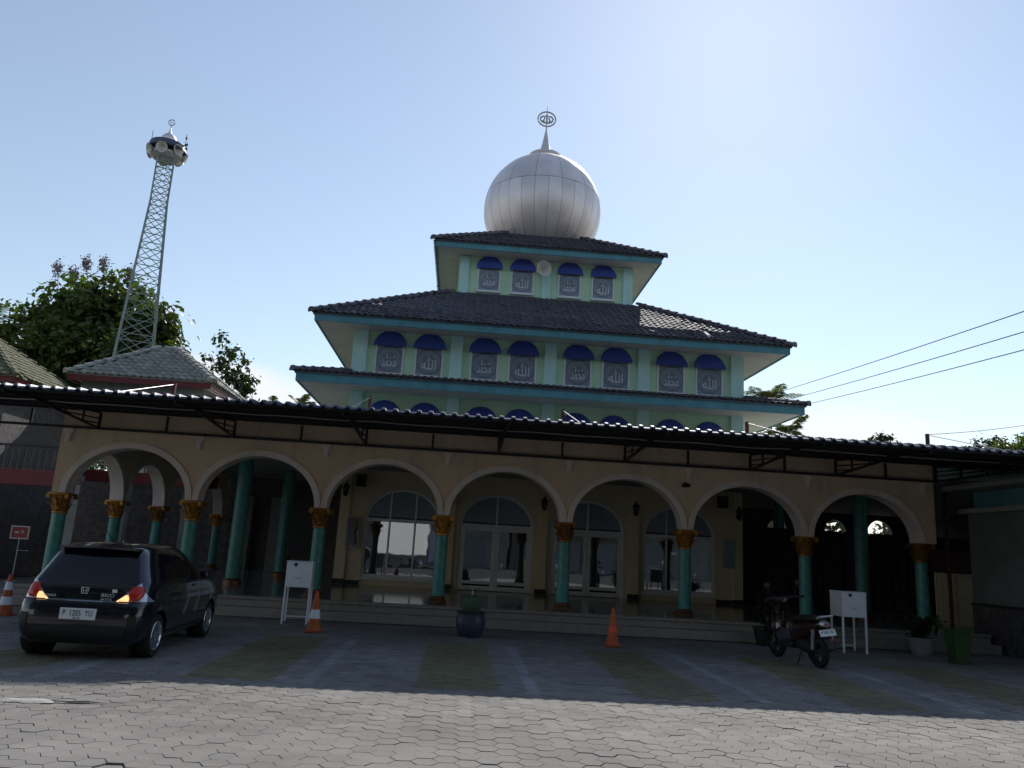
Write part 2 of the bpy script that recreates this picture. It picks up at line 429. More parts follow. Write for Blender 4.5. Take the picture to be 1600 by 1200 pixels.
def text_part(name, body, size, material, parent, loc, rot, fs=(1, 1)):
    """flat lettering, facing local +Z of rot, at a world location"""
    me = text_mesh(body, size, fs, 0.001); me.name = name
    me.materials.clear(); me.materials.append(material)
    o = bpy.data.objects.new(name, me); COL.objects.link(o); o.parent = parent
    off = Vector(parent.get('_org', (0,0,0)))
    o.matrix_local = Matrix.Translation(Vector(loc)-off) @ Euler(rot).to_matrix().to_4x4()
    return o
FRONT = (pi/2, 0, 0)          # text that faces the camera side (-Y)

# ------------------------------------------------------------------ ground
PW = 0.116                     # hexagonal paver: centre to corner
g = MB()
for (x0, x1, y0, y1) in ((-400, 400, -400, 400),):
    g.face([(x0,y0,-0.02),(x1,y0,-0.02),(x1,y1,-0.02),(x0,y1,-0.02)])
ground = g.build('ground', M['sand'])
tag(ground, kind='structure')
pav = bpy.data.objects.new('paved_yard', None); COL.objects.link(pav)
pav['_org'] = (0,0,0); tag(pav, kind='structure')

def hexmesh(name, material, jig):
    m_ = MB(); R0 = PW-0.0019; b = 0.0022
    top = [(cos(k*pi/3)*(R0-b), sin(k*pi/3)*(R0-b), 0.0) for k in range(6)]
    mid = [(cos(k*pi/3)*R0, sin(k*pi/3)*R0, -b) for k in range(6)]
    bot = [(cos(k*pi/3)*R0, sin(k*pi/3)*R0, -0.03) for k in range(6)]
    m_.raw(top+mid+bot, [tuple(range(6))] + [(6+k, 6+(k+1)%6, (k+1)%6, k) for k in range(6)] + [(12+k, 12+(k+1)%6, 6+(k+1)%6, 6+k) for k in range(6)])
    me = bpy.data.meshes.new(name); me.from_pydata(m_.v, [], m_.f); me.materials.append(material); me.update()
    return me, m_
hex_me, hex_mb = hexmesh('paver', M['paver'], 0)
bands = [(-5.95,-4.95),(-3.2,-2.18),(-0.42,0.63),(2.35,3.45),(5.1,6.2),(7.85,8.95)]
lines = [(-4.65,-4.43),(-1.87,-1.65),(0.9,1.12),(3.95,4.17),(6.7,6.92)]
rest = {'paver': MB(), 'paver_yellow': MB(), 'paver_white': MB()}
near = []
dx, dy = PW*1.5, PW*sqrt(3)
# the courses drift a little, as in the photograph
for i in range(int(27/dx)):
    for j in range(int(14/dy)):
        x = -12.5 + i*dx
        y = 3.8 + j*dy + (dy/2 if i % 2 else 0)
        if y > 17.35: continue
        rx, ry = random.gauss(0, 0.0012), random.gauss(0, 0.0012)
        rz = random.gauss(0, 0.0016) - (0.006 if random.random() < 0.02 else 0) + 0.006*sin(x*0.9+y*0.5)*sin(y*1.3)
        tx, ty = random.gauss(0, 0.007), random.gauss(0, 0.007)
        M4 = Matrix.Translation((x+rx, y+ry, rz)) @ Euler((tx, ty, random.gauss(0, 0.012))).to_matrix().to_4x4()
        kind = 'paver'
        if 9.95 < y < 14.6:
            if any(a < x < b for a, b in bands): kind = 'paver_yellow'
            elif any(a < x < b for a, b in lines): kind = 'paver_white'
        # in view? project
        d = Vector((x, y, -HC)); zz = d.dot(fwd); u = 0.75*d.dot(r2)/zz if zz > 0 else 9; v = -0.75*d.dot(u2)/zz if zz > 0 else 9
        vis = abs(u) < 0.51 and v < 0.377
        if kind == 'paver' and vis and y < 9.6:
            near.append((y, M4))
        else:
            rest[kind].raw([M4 @ Vector(p) for p in hex_mb.v], hex_mb.f)
near.sort(key=lambda t: t[0])
for k, (y, M4) in enumerate(near):
    if k < 300:
        o = bpy.data.objects.new('paver', hex_me); COL.objects.link(o); o.parent = pav; o.matrix_local = M4
    else:
        rest['paver'].raw([M4 @ Vector(p) for p in hex_mb.v], hex_mb.f)
for k, nm in (('paver', 'far_pavers'), ('paver_yellow', 'yellow_pavers'), ('paver_white', 'white_line_pavers')):
    tag(rest[k].build(nm, M[k], pav, fixn=False), kind='stuff')
# a smear of spilled mortar, left edge
ms = MB()
n = 26
for ring, (rr, hh) in enumerate(((1.0, 0.0), (0.8, 0.012), (0.4, 0.018))):
    pass
MX, MY = -4.02, 8.28
pts = []
for k in range(n):
    a = 2*pi*k/n; w = 1+0.3*sin(3*a+1)+0.22*sin(5*a+2)+0.3*random.uniform(-1,1)
    pts.append((MX+0.42*cos(a)*w, MY+0.055*sin(a)*w+0.05*cos(a)*1.0, 0.004))
mid = [(MX+(p[0]-MX)*0.7, MY+(p[1]-MY)*0.6, 0.014+0.012*random.random()) for p in pts]
ms.raw(pts+mid, [(k, (k+1)%n, n+(k+1)%n, n+k) for k in range(n)] + [tuple(range(n, 2*n))])
tag(ms.build('mortar_smear', M['concrete'], None, smooth=True), 'thin pale smear of dried mortar on the sunlit pavers at the left edge', 'mortar')

# ------------------------------------------------------------------ roof tiles
def tile_mesh(name, w, l, material, amp=0.028, th=0.014):
    """one S-profile pan tile: x across, y up the slope, z off the slope; origin at its lower middle"""
    nx = 6; V = []; F = []
    def prof(t):
        return amp*(0.5+0.5*cos(2*pi*(t-0.28))) if t < 0.78 else amp*(0.5+0.5*cos(pi)) + (t-0.78)*0.0
    for (y, lift) in ((0, 0.030), (l*1.12, 0.0)):
        for k in range(nx+1):
            t = k/nx
            V.append(((t-0.5)*w*1.03, y, prof(t)+lift))
    for k in range(nx+1):
        t = k/nx
        V.append(((t-0.5)*w*1.03, 0, prof(t)+0.030-th-0.012))
    a, b, c = 0, nx+1, 2*(nx+1)
    for k in range(nx):
        F.append((a+k, a+k+1, b+k+1, b+k)); F.append((c+k, c+k+1, a+k+1, a+k))
    me = bpy.data.meshes.new(name); me.from_pydata(V, [], F); me.materials.append(material); me.update()
    me.polygons.foreach_set('use_smooth', [i % 2 == 0 for i in range(len(F))])
    return me, V, F

def ridge_mesh(name, l, r, material):
    V = []; F = []; n = 8
    for (x, rr) in ((0, r*1.12), (l*0.16, r*1.12), (l*0.16, r), (l*1.08, r*0.9)):
        for k in range(n+1):
            a = pi*k/n
            V.append((x, cos(a)*rr, sin(a)*rr*0.9-0.02))
    for i in range(3):
        for k in range(n): F.append((i*(n+1)+k, i*(n+1)+k+1, (i+1)*(n+1)+k+1, (i+1)*(n+1)+k))
    F.append(tuple(range(n+1)))
    me = bpy.data.meshes.new(name); me.from_pydata(V, [], F); me.materials.append(material); me.update()
    return me

def hip_roof(parent, cx, cy, ho, hi, z0, z1, material, tw=0.22, tl=0.30, sides=('front', 'left', 'right', 'back'), indiv=300, indiv_sides=('front',), ridge_r=0.15, ridge_top=True, amp=0.034):
    """frustum roof: outer half size ho at z0, inner half size hi at z1 (square plan); a roof part with tiles as its pieces"""
    base = MB()
    q = lambda h, z: [(cx-h, cy-h, z), (cx+h, cy-h, z), (cx+h, cy+h, z), (cx-h, cy+h, z)]
    A, B = q(ho, z0), q(hi, z1)
    for k in range(4):
        base.face([A[k], A[(k+1)%4], B[(k+1)%4], B[k]])
    A2, B2 = q(ho, z0-0.05), q(hi, z1-0.05)
    for k in range(4):
        base.face([A2[k], A2[(k+1)%4], B2[(k+1)%4], B2[k]][::-1]); base.face([A2[k], A2[(k+1)%4], A[(k+1)%4], A[k]])
    roof = base.build('roof', material, parent)
    tm, TV, TF = tile_mesh('roof_tile', tw, tl, material, amp)
    run = ho-hi; L = sqrt(run*run+(z1-z0)**2); sl = atan2(z1-z0, run)
    stuff = MB(); cnt = 0
    for side, ang in (('front', 0), ('right', pi/2), ('back', pi), ('left', -pi/2)):
        if side not in sides: continue
        R = Matrix.Translation((cx, cy, 0)) @ Matrix.Rotation(ang, 4, 'Z')
        S = Matrix.Rotation(sl, 4, 'X')
        rows = int(L/tl)
        for j in range(rows):
            s = -0.05 + j*tl
            half = ho - max(0, s)*cos(sl)
            n = int((half*2)/tw)
            for k in range(n):
                x = (k-(n-1)/2)*tw
                # keep the courses in line: snap to a common grid
                x = math.floor(x/tw)*tw + (tw/2)
                if abs(x) > half-tw*0.35: continue
                y = -ho + s*cos(sl); z = z0 + s*sin(sl) + 0.012
                slip = 3.5 if random.random() < 0.03 else 1.0
                M4 = R @ Matrix.Translation((x+random.gauss(0,0.004)*slip, y-(0.02 if slip > 1 else 0), z)) @ S @ Euler((random.gauss(0,0.014)*slip, random.gauss(0,0.018)*slip, random.gauss(0,0.010)*slip)).to_matrix().to_4x4()
                if side in indiv_sides and cnt < indiv:
                    o = bpy.data.objects.new('roof_tile', tm); COL.objects.link(o); o.parent = roof
                    o.matrix_local = Matrix.Translation(-Vector(parent['_org'])) @ M4; cnt += 1
                else:
                    stuff.raw([M4 @ Vector(p) for p in TV], TF)
    if stuff.v:
        so = stuff.build('roof_tiles', material, roof, fixn=False); tag(so, kind='stuff')
    rm = ridge_mesh('ridge_tile', 0.36, ridge_r, material)
    for k in range(4):
        a, b = Vector(A[k]), Vector(B[k]); d = b-a; n = max(1, int(d.length/0.36)); u = d.normalized()
        xax = u; yax = Vector((0,0,1)).cross(xax).normalized(); zax = xax.cross(yax)
        for j in range(n):
            p = a + u*(j*0.36-0.08) + zax*0.035
            M4 = Matrix(((xax.x,yax.x,zax.x,p.x),(xax.y,yax.y,zax.y,p.y),(xax.z,yax.z,zax.z,p.z),(0,0,0,1))) @ Euler((random.gauss(0,0.03), random.gauss(0,0.02), random.gauss(0,0.02))).to_matrix().to_4x4()
            o = bpy.data.objects.new('ridge_tile', rm); COL.objects.link(o); o.parent = roof
            o.matrix_local = Matrix.Translation(-Vector(parent['_org'])) @ M4
    return roof

# ------------------------------------------------------------------ mosque hall
CX, CY, HW = 2.70, 31.28, 6.48
FY = CY-HW                      # front wall plane, 24.8
mosque = thing('mosque', (CX, CY, 0), 'tiered mint green mosque hall with slate roofs and big aluminium onion dome', 'mosque')

def strip_wall(mb, x0, x1, y0, y1, ztop, zbase, arches):
    """wall in the xz plane between y0 and y1; arches = (centre, half span, spring z, rise, pier_to): openings cut from zbase upwards"""
    prof = [(x0, zbase)]
    for (c, a, sp, b) in sorted(arches):
        if sp > zbase: prof.append((c-a, zbase))
        for k in range(0, 33):
            t = pi*(1-k/32)
            prof.append((c+a*cos(t), sp+b*sin(t)))
        if sp > zbase: prof.append((c+a, zbase))
    prof.append((x1, zbase))
    for (xa, za), (xb, zb) in zip(prof[:-1], prof[1:]):
        if xb-xa > 1e-5:
            mb.face([(xa,y0,za),(xb,y0,zb),(xb,y0,ztop),(xa,y0,ztop)])
            mb.face([(xa,y1,za),(xa,y1,ztop),(xb,y1,ztop),(xb,y1,zb)])
        if abs(xb-xa)+abs(zb-za) > 1e-5:
            mb.face([(xa,y0,za),(xa,y1,za),(xb,y1,zb),(xb,y0,zb)])
    mb.face([(x0,y0,ztop),(x1,y0,ztop),(x1,y1,ztop),(x0,y1,ztop)])
    for x in (x0, x1): mb.face([(x,y0,zbase),(x,y1,zbase),(x,y1,ztop),(x,y0,ztop)])

ENT = [(-1.78, 1.17, 'w'), (1.20, 1.17, 'd'), (4.13, 1.17, 'd'), (7.10, 1.17, 'w')]
FZ = 0.40                       # porch floor level
lw = MB()
strip_wall(lw, CX-HW, CX+HW, FY, FY+0.3, 4.2, FZ, [(c, a, 2.42, 0.98) for c, a, k in ENT])
lw.build('wall', M['cream'], mosque)
sw = MB()
sw.box(CX-HW, CX-HW+0.3, FY+0.302, CY+HW, 0, 4.2); sw.box(CX+HW-0.3, CX+HW, FY+0.302, CY+HW, 0, 4.2); sw.box(CX-HW+0.302, CX+HW-0.302, CY+HW-0.3, CY+HW, 0, 4.2)
sw.build('wall', M['cream'], mosque)
uw = MB()
for (h, za, zb) in ((HW, 4.203, 8.85), (3.37, 10.6, 13.0)):
    uw.box(CX-h, CX+h, CY-h, CY-h+0.25, za, zb); uw.box(CX-h, CX+h, CY+h-0.25, CY+h, za, zb)
    uw.box(CX-h, CX-h+0.25, CY-h+0.252, CY+h-0.252, za, zb); uw.box(CX+h-0.25, CX+h, CY-h+0.252, CY+h-0.252, za, zb)
uw.build('upper_wall', M['mint'], mosque)
fl = MB(); fl.box(CX-HW+0.31, CX+HW-0.31, FY+0.31, CY+HW-0.31, 0.3, FZ); fl.build('hall_floor', M['floor'], mosque)

# pilasters of the upper storeys
for x in (-3.60, -0.47, 2.66, 5.82, 9.0):
    for (za, zb) in ((4.3, 6.5), (6.95, 8.62)):
        p = MB(); w = 0.20 if abs(x-CX) < 6 else 0.205
        p.box(x-w, x+w, FY-0.11, FY-0.002, za, zb, 0.012); p.build('pilaster', M['aqua'], mosque)
for x in (CX-3.37+0.22, CX, CX+3.37-0.22):
    p = MB(); p.box(x-0.17, x+0.17, CY-3.37-0.09, CY-3.37-0.002, 11.0, 12.62, 0.012); p.build('pilaster', M['aqua'], mosque)
# side-wall pilasters (corners return)
for sx in (-1, 1):
    for y in (FY+0.25, FY+3.2, CY, CY+3.2):
        p = MB(); x = CX+sx*(HW+0.056)
        p.box(x-0.054, x+0.054, y-0.2, y+0.2, 6.95, 8.62); p.build('pilaster', M['aqua'], mosque)

# ground-floor pilasters and socle
for x in (CX-HW+0.18, -0.29, 2.665, 5.62, CX+HW-0.18):
    p = MB(); p.box(x-0.16, x+0.16, FY-0.09, FY-0.002, FZ+0.16, 3.94, 0.01); p.build('pilaster', M['cream'], mosque)
    p = MB(); p.box(x-0.18, x+0.18, FY-0.11, FY-0.002, FZ+0.004, FZ+0.155); p.build('socle', M['socle'], mosque)
for (xa, xb) in ((-3.58+0.02, -2.98), (8.3, 8.98)):
    p = MB(); p.box(xa, xb, FY-0.03, FY-0.003, FZ+0.004, FZ+0.13); p.build('socle', M['socle'], mosque)

def slats(parent, c, a, sp, b, y, n=10, w=0.05):
    for k in range(n):
        z = sp+0.10+k*(b-0.14)/n
        hw = a*sqrt(max(0, 1-((z+0.04-sp)/b)**2))-0.07
        if hw < 0.1: continue
        s = MB(); s.raw([(c-hw,y,z),(c+hw,y,z),(c+hw,y+0.05,z+0.085),(c-hw,y+0.05,z+0.085),(c-hw,y+0.006,z-0.004),(c+hw,y+0.006,z-0.004),(c+hw,y+0.056,z+0.081),(c-hw,y+0.056,z+0.081)],
                         [(0,1,2,3),(7,6,5,4),(0,4,5,1),(3,2,6,7),(1,5,6,2),(0,3,7,4)])
        s.build('louvre_slat', M['slat'], parent)

def arch_frame(mb, c, a, sp, b, y0, y1, t, zb):
    """bent frame bar that follows the arch and goes down its jambs"""
    out = [(c-a, zb)] + [(c+a*cos(pi*(1-k/24)), sp+b*sin(pi*(1-k/24))) for k in range(25)] + [(c+a, zb)]
    inn = [(c-a+t, zb)] + [(c+(a-t)*cos(pi*(1-k/24)), sp+(b-t)*sin(pi*(1-k/24))) for k in range(25)] + [(c+a-t, zb)]
    for i in range(len(out)-1):
        o0, o1, i0, i1 = out[i], out[i+1], inn[i], inn[i+1]
        mb.face([(o0[0],y0,o0[1]),(o1[0],y0,o1[1]),(i1[0],y0,i1[1]),(i0[0],y0,i0[1])])
        mb.face([(o0[0],y1,o0[1]),(i0[0],y1,i0[1]),(i1[0],y1,i1[1]),(o1[0],y1,o1[1])])
        mb.face([(i0[0],y0,i0[1]),(i1[0],y0,i1[1]),(i1[0],y1,i1[1]),(i0[0],y1,i0[1])])

for c, a, kind in ENT:
    y0, y1 = FY+0.06, FY+0.14
    f = MB()
    zb = FZ+0.01 if kind == 'd' else FZ+0.25
    arch_frame(f, c, a-0.003, 2.42, 0.977, y0, y1, 0.07, zb)
    f.box(c-a+0.07, c+a-0.07, y0+0.002, y1-0.002, 2.36, 2.46)
    if kind == 'w':
        for x in (c-0.40, c+0.40):
            f.box(x-0.03, x+0.03, y0+0.004, y1-0.004, zb+0.09, 2.36); f.box(x-0.025, x+0.025, y0+0.004, y1-0.004, 2.46, 3.27)
        f.box(c-a+0.07, c+a-0.07, y0+0.001, y1-0.001, zb, zb+0.09)
        fo = f.build('window', M['frame'], mosque)
        s = MB(); s.box(c-a-0.02, c+a+0.02, FY-0.05, FY+0.05, FZ+0.17, FZ+0.249, 0.01); s.build('window_sill', M['frame'], fo)
        s = MB(); s.box(c-a+0.002, c+a-0.002, FY+0.02, FY+0.2, FZ+0.003, FZ+0.168); s.build('window_apron', M['cream'], fo)
        for xa, xb in ((c-a+0.07, c-0.43), (c-0.37, c+0.37), (c+0.43, c+a-0.07)):
            s = MB(); s.box(xa, xb, y0+0.035, y0+0.045, zb+0.09, 2.36); s.build('pane', M['glass'], fo)
    else:
        f.box(c-0.03, c+0.03, y0+0.004, y1-0.004, 2.46, 3.36)
        fo = f.build('door', M['frame'], mosque)
        for sx in (-1, 1):
            l_ = MB()
            xa, xb = (c-a+0.075, c-0.004) if sx < 0 else (c+0.004, c+a-0.075)
            za, zt = FZ+0.02, 2.355
            l_.box(xa, xa+0.11, y0+0.006, y1-0.01, za, zt); l_.box(xb-0.11, xb, y0+0.006, y1-0.01, za, zt)
            l_.box(xa+0.11, xb-0.11, y0+0.008, y1-0.012, zt-0.10, zt); l_.box(xa+0.11, xb-0.11, y0+0.008, y1-0.012, za, za+0.13); l_.box(xa+0.11, xb-0.11, y0+0.008, y1-0.012, za+0.19, za+0.29)
            l_.build('door_leaf', M['frame'], fo)
            s = MB(); s.box(xa+0.11, xb-0.11, y0+0.03, y0+0.04, za+0.29, zt-0.10); s.build('pane', M['glass'], fo)
            s = MB(); s.box(xa+0.11, xb-0.11, y0+0.03, y0+0.04, za+0.13, za+0.19); s.build('kick_panel', M['plastic'], fo)
            s = MB(); xh = c+sx*0.06; s.tube([(xh, y0+0.004, 1.3), (xh, y0-0.05, 1.32), (xh, y0-0.05, 1.58), (xh, y0+0.004, 1.6)], 0.012, 6); s.build('handle', M['chrome'], fo)
    slats(fo, c, a, 2.42, 0.977, y0+0.015)
    s = MB()
    pts = [(c+(a-0.06)*cos(pi*(1-k/24)), 2.45+(0.90)*sin(pi*(1-k/24))) for k in range(25)]
    s.face([(x, y1-0.006, z) for x, z in pts]); s.build('lunette_backing', M['navy'], fo, fixn=False)

# upper windows: frame > pane, calligraphy, awning
def awning_mesh():
    m_ = MB(); r, h, d = 0.53, 0.46, 0.15; NT, NP = 14, 5
    V = [[(r*cos(pi*(1-i/NT))*(0.96+0.04*sin(0.5*pi*j/NP)), -d*sin(0.5*pi*j/NP), h*sin(pi*i/NT)*cos(0.5*pi*j/NP)) for i in range(NT+1)] for j in range(NP+1)]
    for j in range(NP):
        for i in range(NT):
            m_.face([V[j][i], V[j][i+1], V[j+1][i+1], V[j+1][i]])
    # front and side valance
    rim = [V[j][0] for j in range(NP+1)] + [V[NP][i] for i in range(1, NT)] + [V[j][NT] for j in range(NP, -1, -1)]
    # half-oval rim seen from the front: straight front edge
    for p, q_ in zip(rim[:-1], rim[1:]):
        m_.face([p, q_, (q_[0], q_[1]-0.006, q_[2]-0.085), (p[0], p[1]-0.006, p[2]-0.085)])
    return m_
aw = awning_mesh()
aw_me = None
allah = text_mesh('\uFDF2', 0.62); muh = text_mesh('\uFDF4', 0.62)
def cal_fit(me, w, h):
    co = [v.co for v in me.vertices]
    if not co: return
    sx = w/(max(v.x for v in co)-min(v.x for v in co)); sy = h/(max(v.y for v in co)-min(v.y for v in co))
    for v in me.vertices: v.co.x *= sx; v.co.y *= sy
cal_fit(allah, 0.47, 0.46); cal_fit(muh, 0.46, 0.44)
for me in (allah, muh):
    me.materials.clear(); me.materials.append(M['print'])
def up_window(x, z0, z1, w, fy, which):
    global aw_me
    f = MB(); y0, y1 = fy-0.045, fy-0.002
    f.box(x-w, x-w+0.055, y0, y1, z0, z1); f.box(x+w-0.055, x+w, y0, y1, z0, z1); f.box(x-w+0.055, x+w-0.055, y0+0.001, y1, z0, z0+0.05); f.box(x-w+0.055, x+w-0.055, y0+0.001, y1, z1-0.05, z1)
    f.box(x-w-0.03, x+w+0.03, fy-0.09, fy-0.003, z0-0.05, z0-0.002)
    fo = f.build('window', M['frame'], mosque)
    p = MB(); p.box(x-w+0.055, x+w-0.055, fy-0.03, fy-0.012, z0+0.05, z1-0.05); p.build('pane', M['pane'], fo)
    o = bpy.data.objects.new('calligraphy', allah if which else muh); COL.objects.link(o); o.parent = fo
    o.matrix_local = Matrix.Translation(Vector((x, fy-0.034, (z0+z1)/2-0.04))-Vector(mosque['_org'])) @ Euler(FRONT).to_matrix().to_4x4()
    if aw_me is None:
        a_ = MB(); a_.v = aw.v; a_.f = aw.f; a_.m = aw.m
        ao = a_.build('awning', M['blue'], None, smooth=True, angle=50); aw_me = ao.data; bpy.data.objects.remove(ao)
    o = bpy.data.objects.new('awning', aw_me); COL.objects.link(o); o.parent = fo
    o.matrix_local = Matrix.Translation(Vector((x, fy-0.004, z1-0.01))-Vector(mosque['_org'])) @ Matrix.Scale(w/0.47, 4, (1,0,0))
WX = [-2.66, -1.36, 0.47, 1.74, 3.60, 4.88, 6.76, 8.07]
for i, x in enumerate(WX):
    up_window(x, 7.11, 8.14, 0.47, FY, i % 2)
for i, x in enumerate(WX):
    up_window(x, 4.80, 5.80, 0.47, FY, i % 2)
TY = CY-3.37
for i, x in enumerate((0.50, 1.78, 3.60, 4.90)):
    up_window(x, 11.28, 12.27, 0.44, TY, i % 2)

# eaves: fascia, soffit, roof
def eave(half_out, half_in, zf0, zf1, zs):
    f = MB(); t = 0.05
    for (x0,x1,y0,y1) in ((CX-half_out,CX+half_out,CY-half_out,CY-half_out+t),(CX-half_out,CX+half_out,CY+half_out-t,CY+half_out),(CX-half_out,CX-half_out+t,CY-half_out+t+0.001,CY+half_out-t-0.001),(CX+half_out-t,CX+half_out,CY-half_out+t+0.001,CY+half_out-t-0.001)):
        f.box(x0,x1,y0,y1,zf0,zf1)
    f.build('fascia', M['teal'], mosque)
    s = MB(); q = lambda h, z: [(CX-h,CY-h,z),(CX+h,CY-h,z),(CX+h,CY+h,z),(CX-h,CY+h,z)]
    A, B = q(half_out-0.052, zf0+0.03), q(half_in-0.002, zs)
    A2, B2 = q(half_out-0.052, zf0+0.05), q(half_in-0.002, zs+0.02)
    for k in range(4):
        s.face([A[k],A[(k+1)%4],B[(k+1)%4],B[k]]); s.face([A2[k],A2[(k+1)%4],B2[(k+1)%4],B2[k]])
    s.build('soffit', M['soffit'], mosque)
eave(HW+1.5, HW, 6.40, 6.66, 6.47)
eave(HW+1.2, HW, 8.43, 8.67, 8.55)
eave(3.37+0.9, 3.37, 12.60, 12.84, 12.66)
hip_roof(mosque, CX, CY, HW+1.55, HW-0.05, 6.70, 7.10, M['tile'], sides=('front','left','right'), indiv=0)
hip_roof(mosque, CX, CY, HW+1.25, 3.32, 8.70, 11.22, M['tile'], indiv=300)
hip_roof(mosque, CX, CY, 3.37+0.95, 1.4, 12.86, 14.55, M['tile'], indiv=300)

# dome: gores with recessed joints, upper and lower course
DC = Vector((CX, CY, 16.22)); DR = 2.55
core = MB()
core.lathe([(max(0.02,(DR-0.02)*cos(t)), DC.z+(DR-0.02)*sin(t)) for t in [radians(a) for a in range(-48, 91, 6)]], (CX, CY, 0), 48)
dome = core.build('dome', M['plastic'], mosque, smooth=True)
def gore(a0, a1, t0, t1, seg=9, na=3):
    m_ = MB(); g_ = 0.006
    V = [[None]*(na+1) for _ in range(seg+1)]
    for j in range(seg+1):
        t = lerp(t0, t1, j/seg); r = DR*cos(t); da = min(g_/max(r, 0.05), (a1-a0)*0.3)
        for i in range(na+1):
            a = lerp(a0+da, a1-da, i/na)
            bul = 1+0.004*sin(pi*i/na)
            V[j][i] = (CX+r*bul*cos(a), CY+r*bul*sin(a), DC.z+DR*sin(t)*bul)
    for j in range(seg):
        for i in range(na): m_.face([V[j][i], V[j][i+1], V[j+1][i+1], V[j+1][i]])
    bm = bmesh.new(); me = bpy.data.meshes.new('t'); me.from_pydata(m_.v, [], m_.f); bm.from_mesh(me); bmesh.ops.remove_doubles(bm, verts=bm.verts, dist=1e-5)
    m2 = MB(); m2.bm(bm); bpy.data.meshes.remove(me)
    return m2
NG = 28
for k in range(NG):
    gore(2*pi*k/NG, 2*pi*(k+1)/NG, radians(-46), radians(11.6)).build('dome_panel', M['alu'], dome, smooth=True)
for k in range(NG//2):
    gore(4*pi*k/NG, 4*pi*(k+1)/NG, radians(12), radians(78), na=6).build('dome_panel', M['alu'], dome, smooth=True)
c = MB(); c.lathe([(0.52, 18.70),(0.66, 18.74),(0.74, 18.86),(0.73, 18.93),(0.60, 18.99),(0.42, 19.05),(0.30, 19.12),(0.22, 19.30),(0.14, 19.65),(0.07, 20.05),(0.035, 20.28)], (CX,CY,0), 28)
fin = c.build('finial', M['alu'], mosque, smooth=True, angle=40)
c = MB(); c.tube([(CX,CY,20.26),(CX,CY,20.9),(CX,CY,21.45)], [0.03,0.022,0.008], 8); c.build('finial_rod', M['steel'], fin)
c = MB(); c.tube([(CX+0.40*cos(a),CY,20.80+0.36*sin(a)) for a in [2*pi*k/40 for k in range(41)]], 0.034, 6, cap=False); c.build('finial_ring', M['steel'], fin, smooth=True)
c = MB()     # the name in strokes inside the ring: a bowl on each side of the rod, hooked at its ends
for s in (-1, 1):
    c.tube([(CX+s*x, CY, 20.80+z) for x, z in ((0.0,-0.19),(0.10,-0.18),(0.14,-0.08),(0.10,0.05),(0.07,0.12),(0.13,0.14),(0.22,0.12),(0.285,0.03),(0.27,-0.06),(0.2,-0.14),(0.10,-0.18))], [0.04,0.046,0.042,0.036,0.03,0.034,0.042,0.042,0.042,0.046,0.04], 8)
c.lathe([(0.015,20.55),(0.05,20.62),(0.045,20.9),(0.06,20.97),(0.03,21.04),(0.012,21.1)], (CX,CY,0), 10)
c.build('finial_calligraphy', M['steel'], fin, smooth=True)

# ------------------------------------------------------------------ porch with arcades
COLX = [-9.18, -6.20, -3.25, -0.38, 2.54, 5.46, 8.43, 11.36]
AY0, AY1 = 18.40, 18.80
arc = thing('porch_arcade', (1.1, 18.6, 0), 'tan porch with seven round arches on teal columns with gold capitals', 'arcade')
SPR = 2.42
w = MB()
archs = [((COLX[i]+COLX[i+1])/2, (COLX[i+1]-COLX[i])/2-0.14, SPR, 1.11) for i in range(7)]
strip_wall(w, COLX[0]-0.17, COLX[-1]+0.30, AY0, AY1, 4.34, SPR, archs)
w.build('arcade_wall', M['tan'], arc)
def arch_trim_mesh(c, a, b, y0, y1, t=0.175, up=None):
    m_ = MB()
    N = 32
    def P(k, e): 
        th = pi*(1-k/N); return (c+(a+e)*cos(th), SPR+0.003+(b+e)*sin(th))
    for k in range(N):
        i0, i1, o0, o1 = P(k,-0.004), P(k+1,-0.004), P(k,t), P(k+1,t)
        # the trim of neighbouring arches meets above the capital
        m_.face([(i0[0],y0,i0[1]),(i1[0],y0,i1[1]),(o1[0],y0,o1[1]),(o0[0],y0,o0[1])])
        m_.face([(o0[0],y0,o0[1]),(o1[0],y0,o1[1]),(o1[0],AY0-0.001,o1[1]),(o0[0],AY0-0.001,o0[1])])
        m_.face([(i0[0],y0,i0[1]),(i0[0],y1,i0[1]),(i1[0],y1,i1[1]),(i1[0],y0,i1[1])])
    return m_
for (c, a, sp, b) in archs:
    arch_trim_mesh(c, a, b, AY0-0.035, AY1+0.004, 0.132 if False else 0.135).build('arch_trim', M['trim'], arc, smooth=True, angle=30)
# keystone-like plaster brackets over the columns
for x in COLX:
    k = MB(); k.prism([(x-0.10, 3.90), (x+0.10, 3.90), (x+0.10, 3.82), (x+0.055, 3.78), (x+0.045, 3.60), (x-0.045, 3.60), (x-0.055, 3.78), (x-0.10, 3.82)], AY0-0.07, AY0-0.002)
    k.build('corbel', M['trim'], arc)

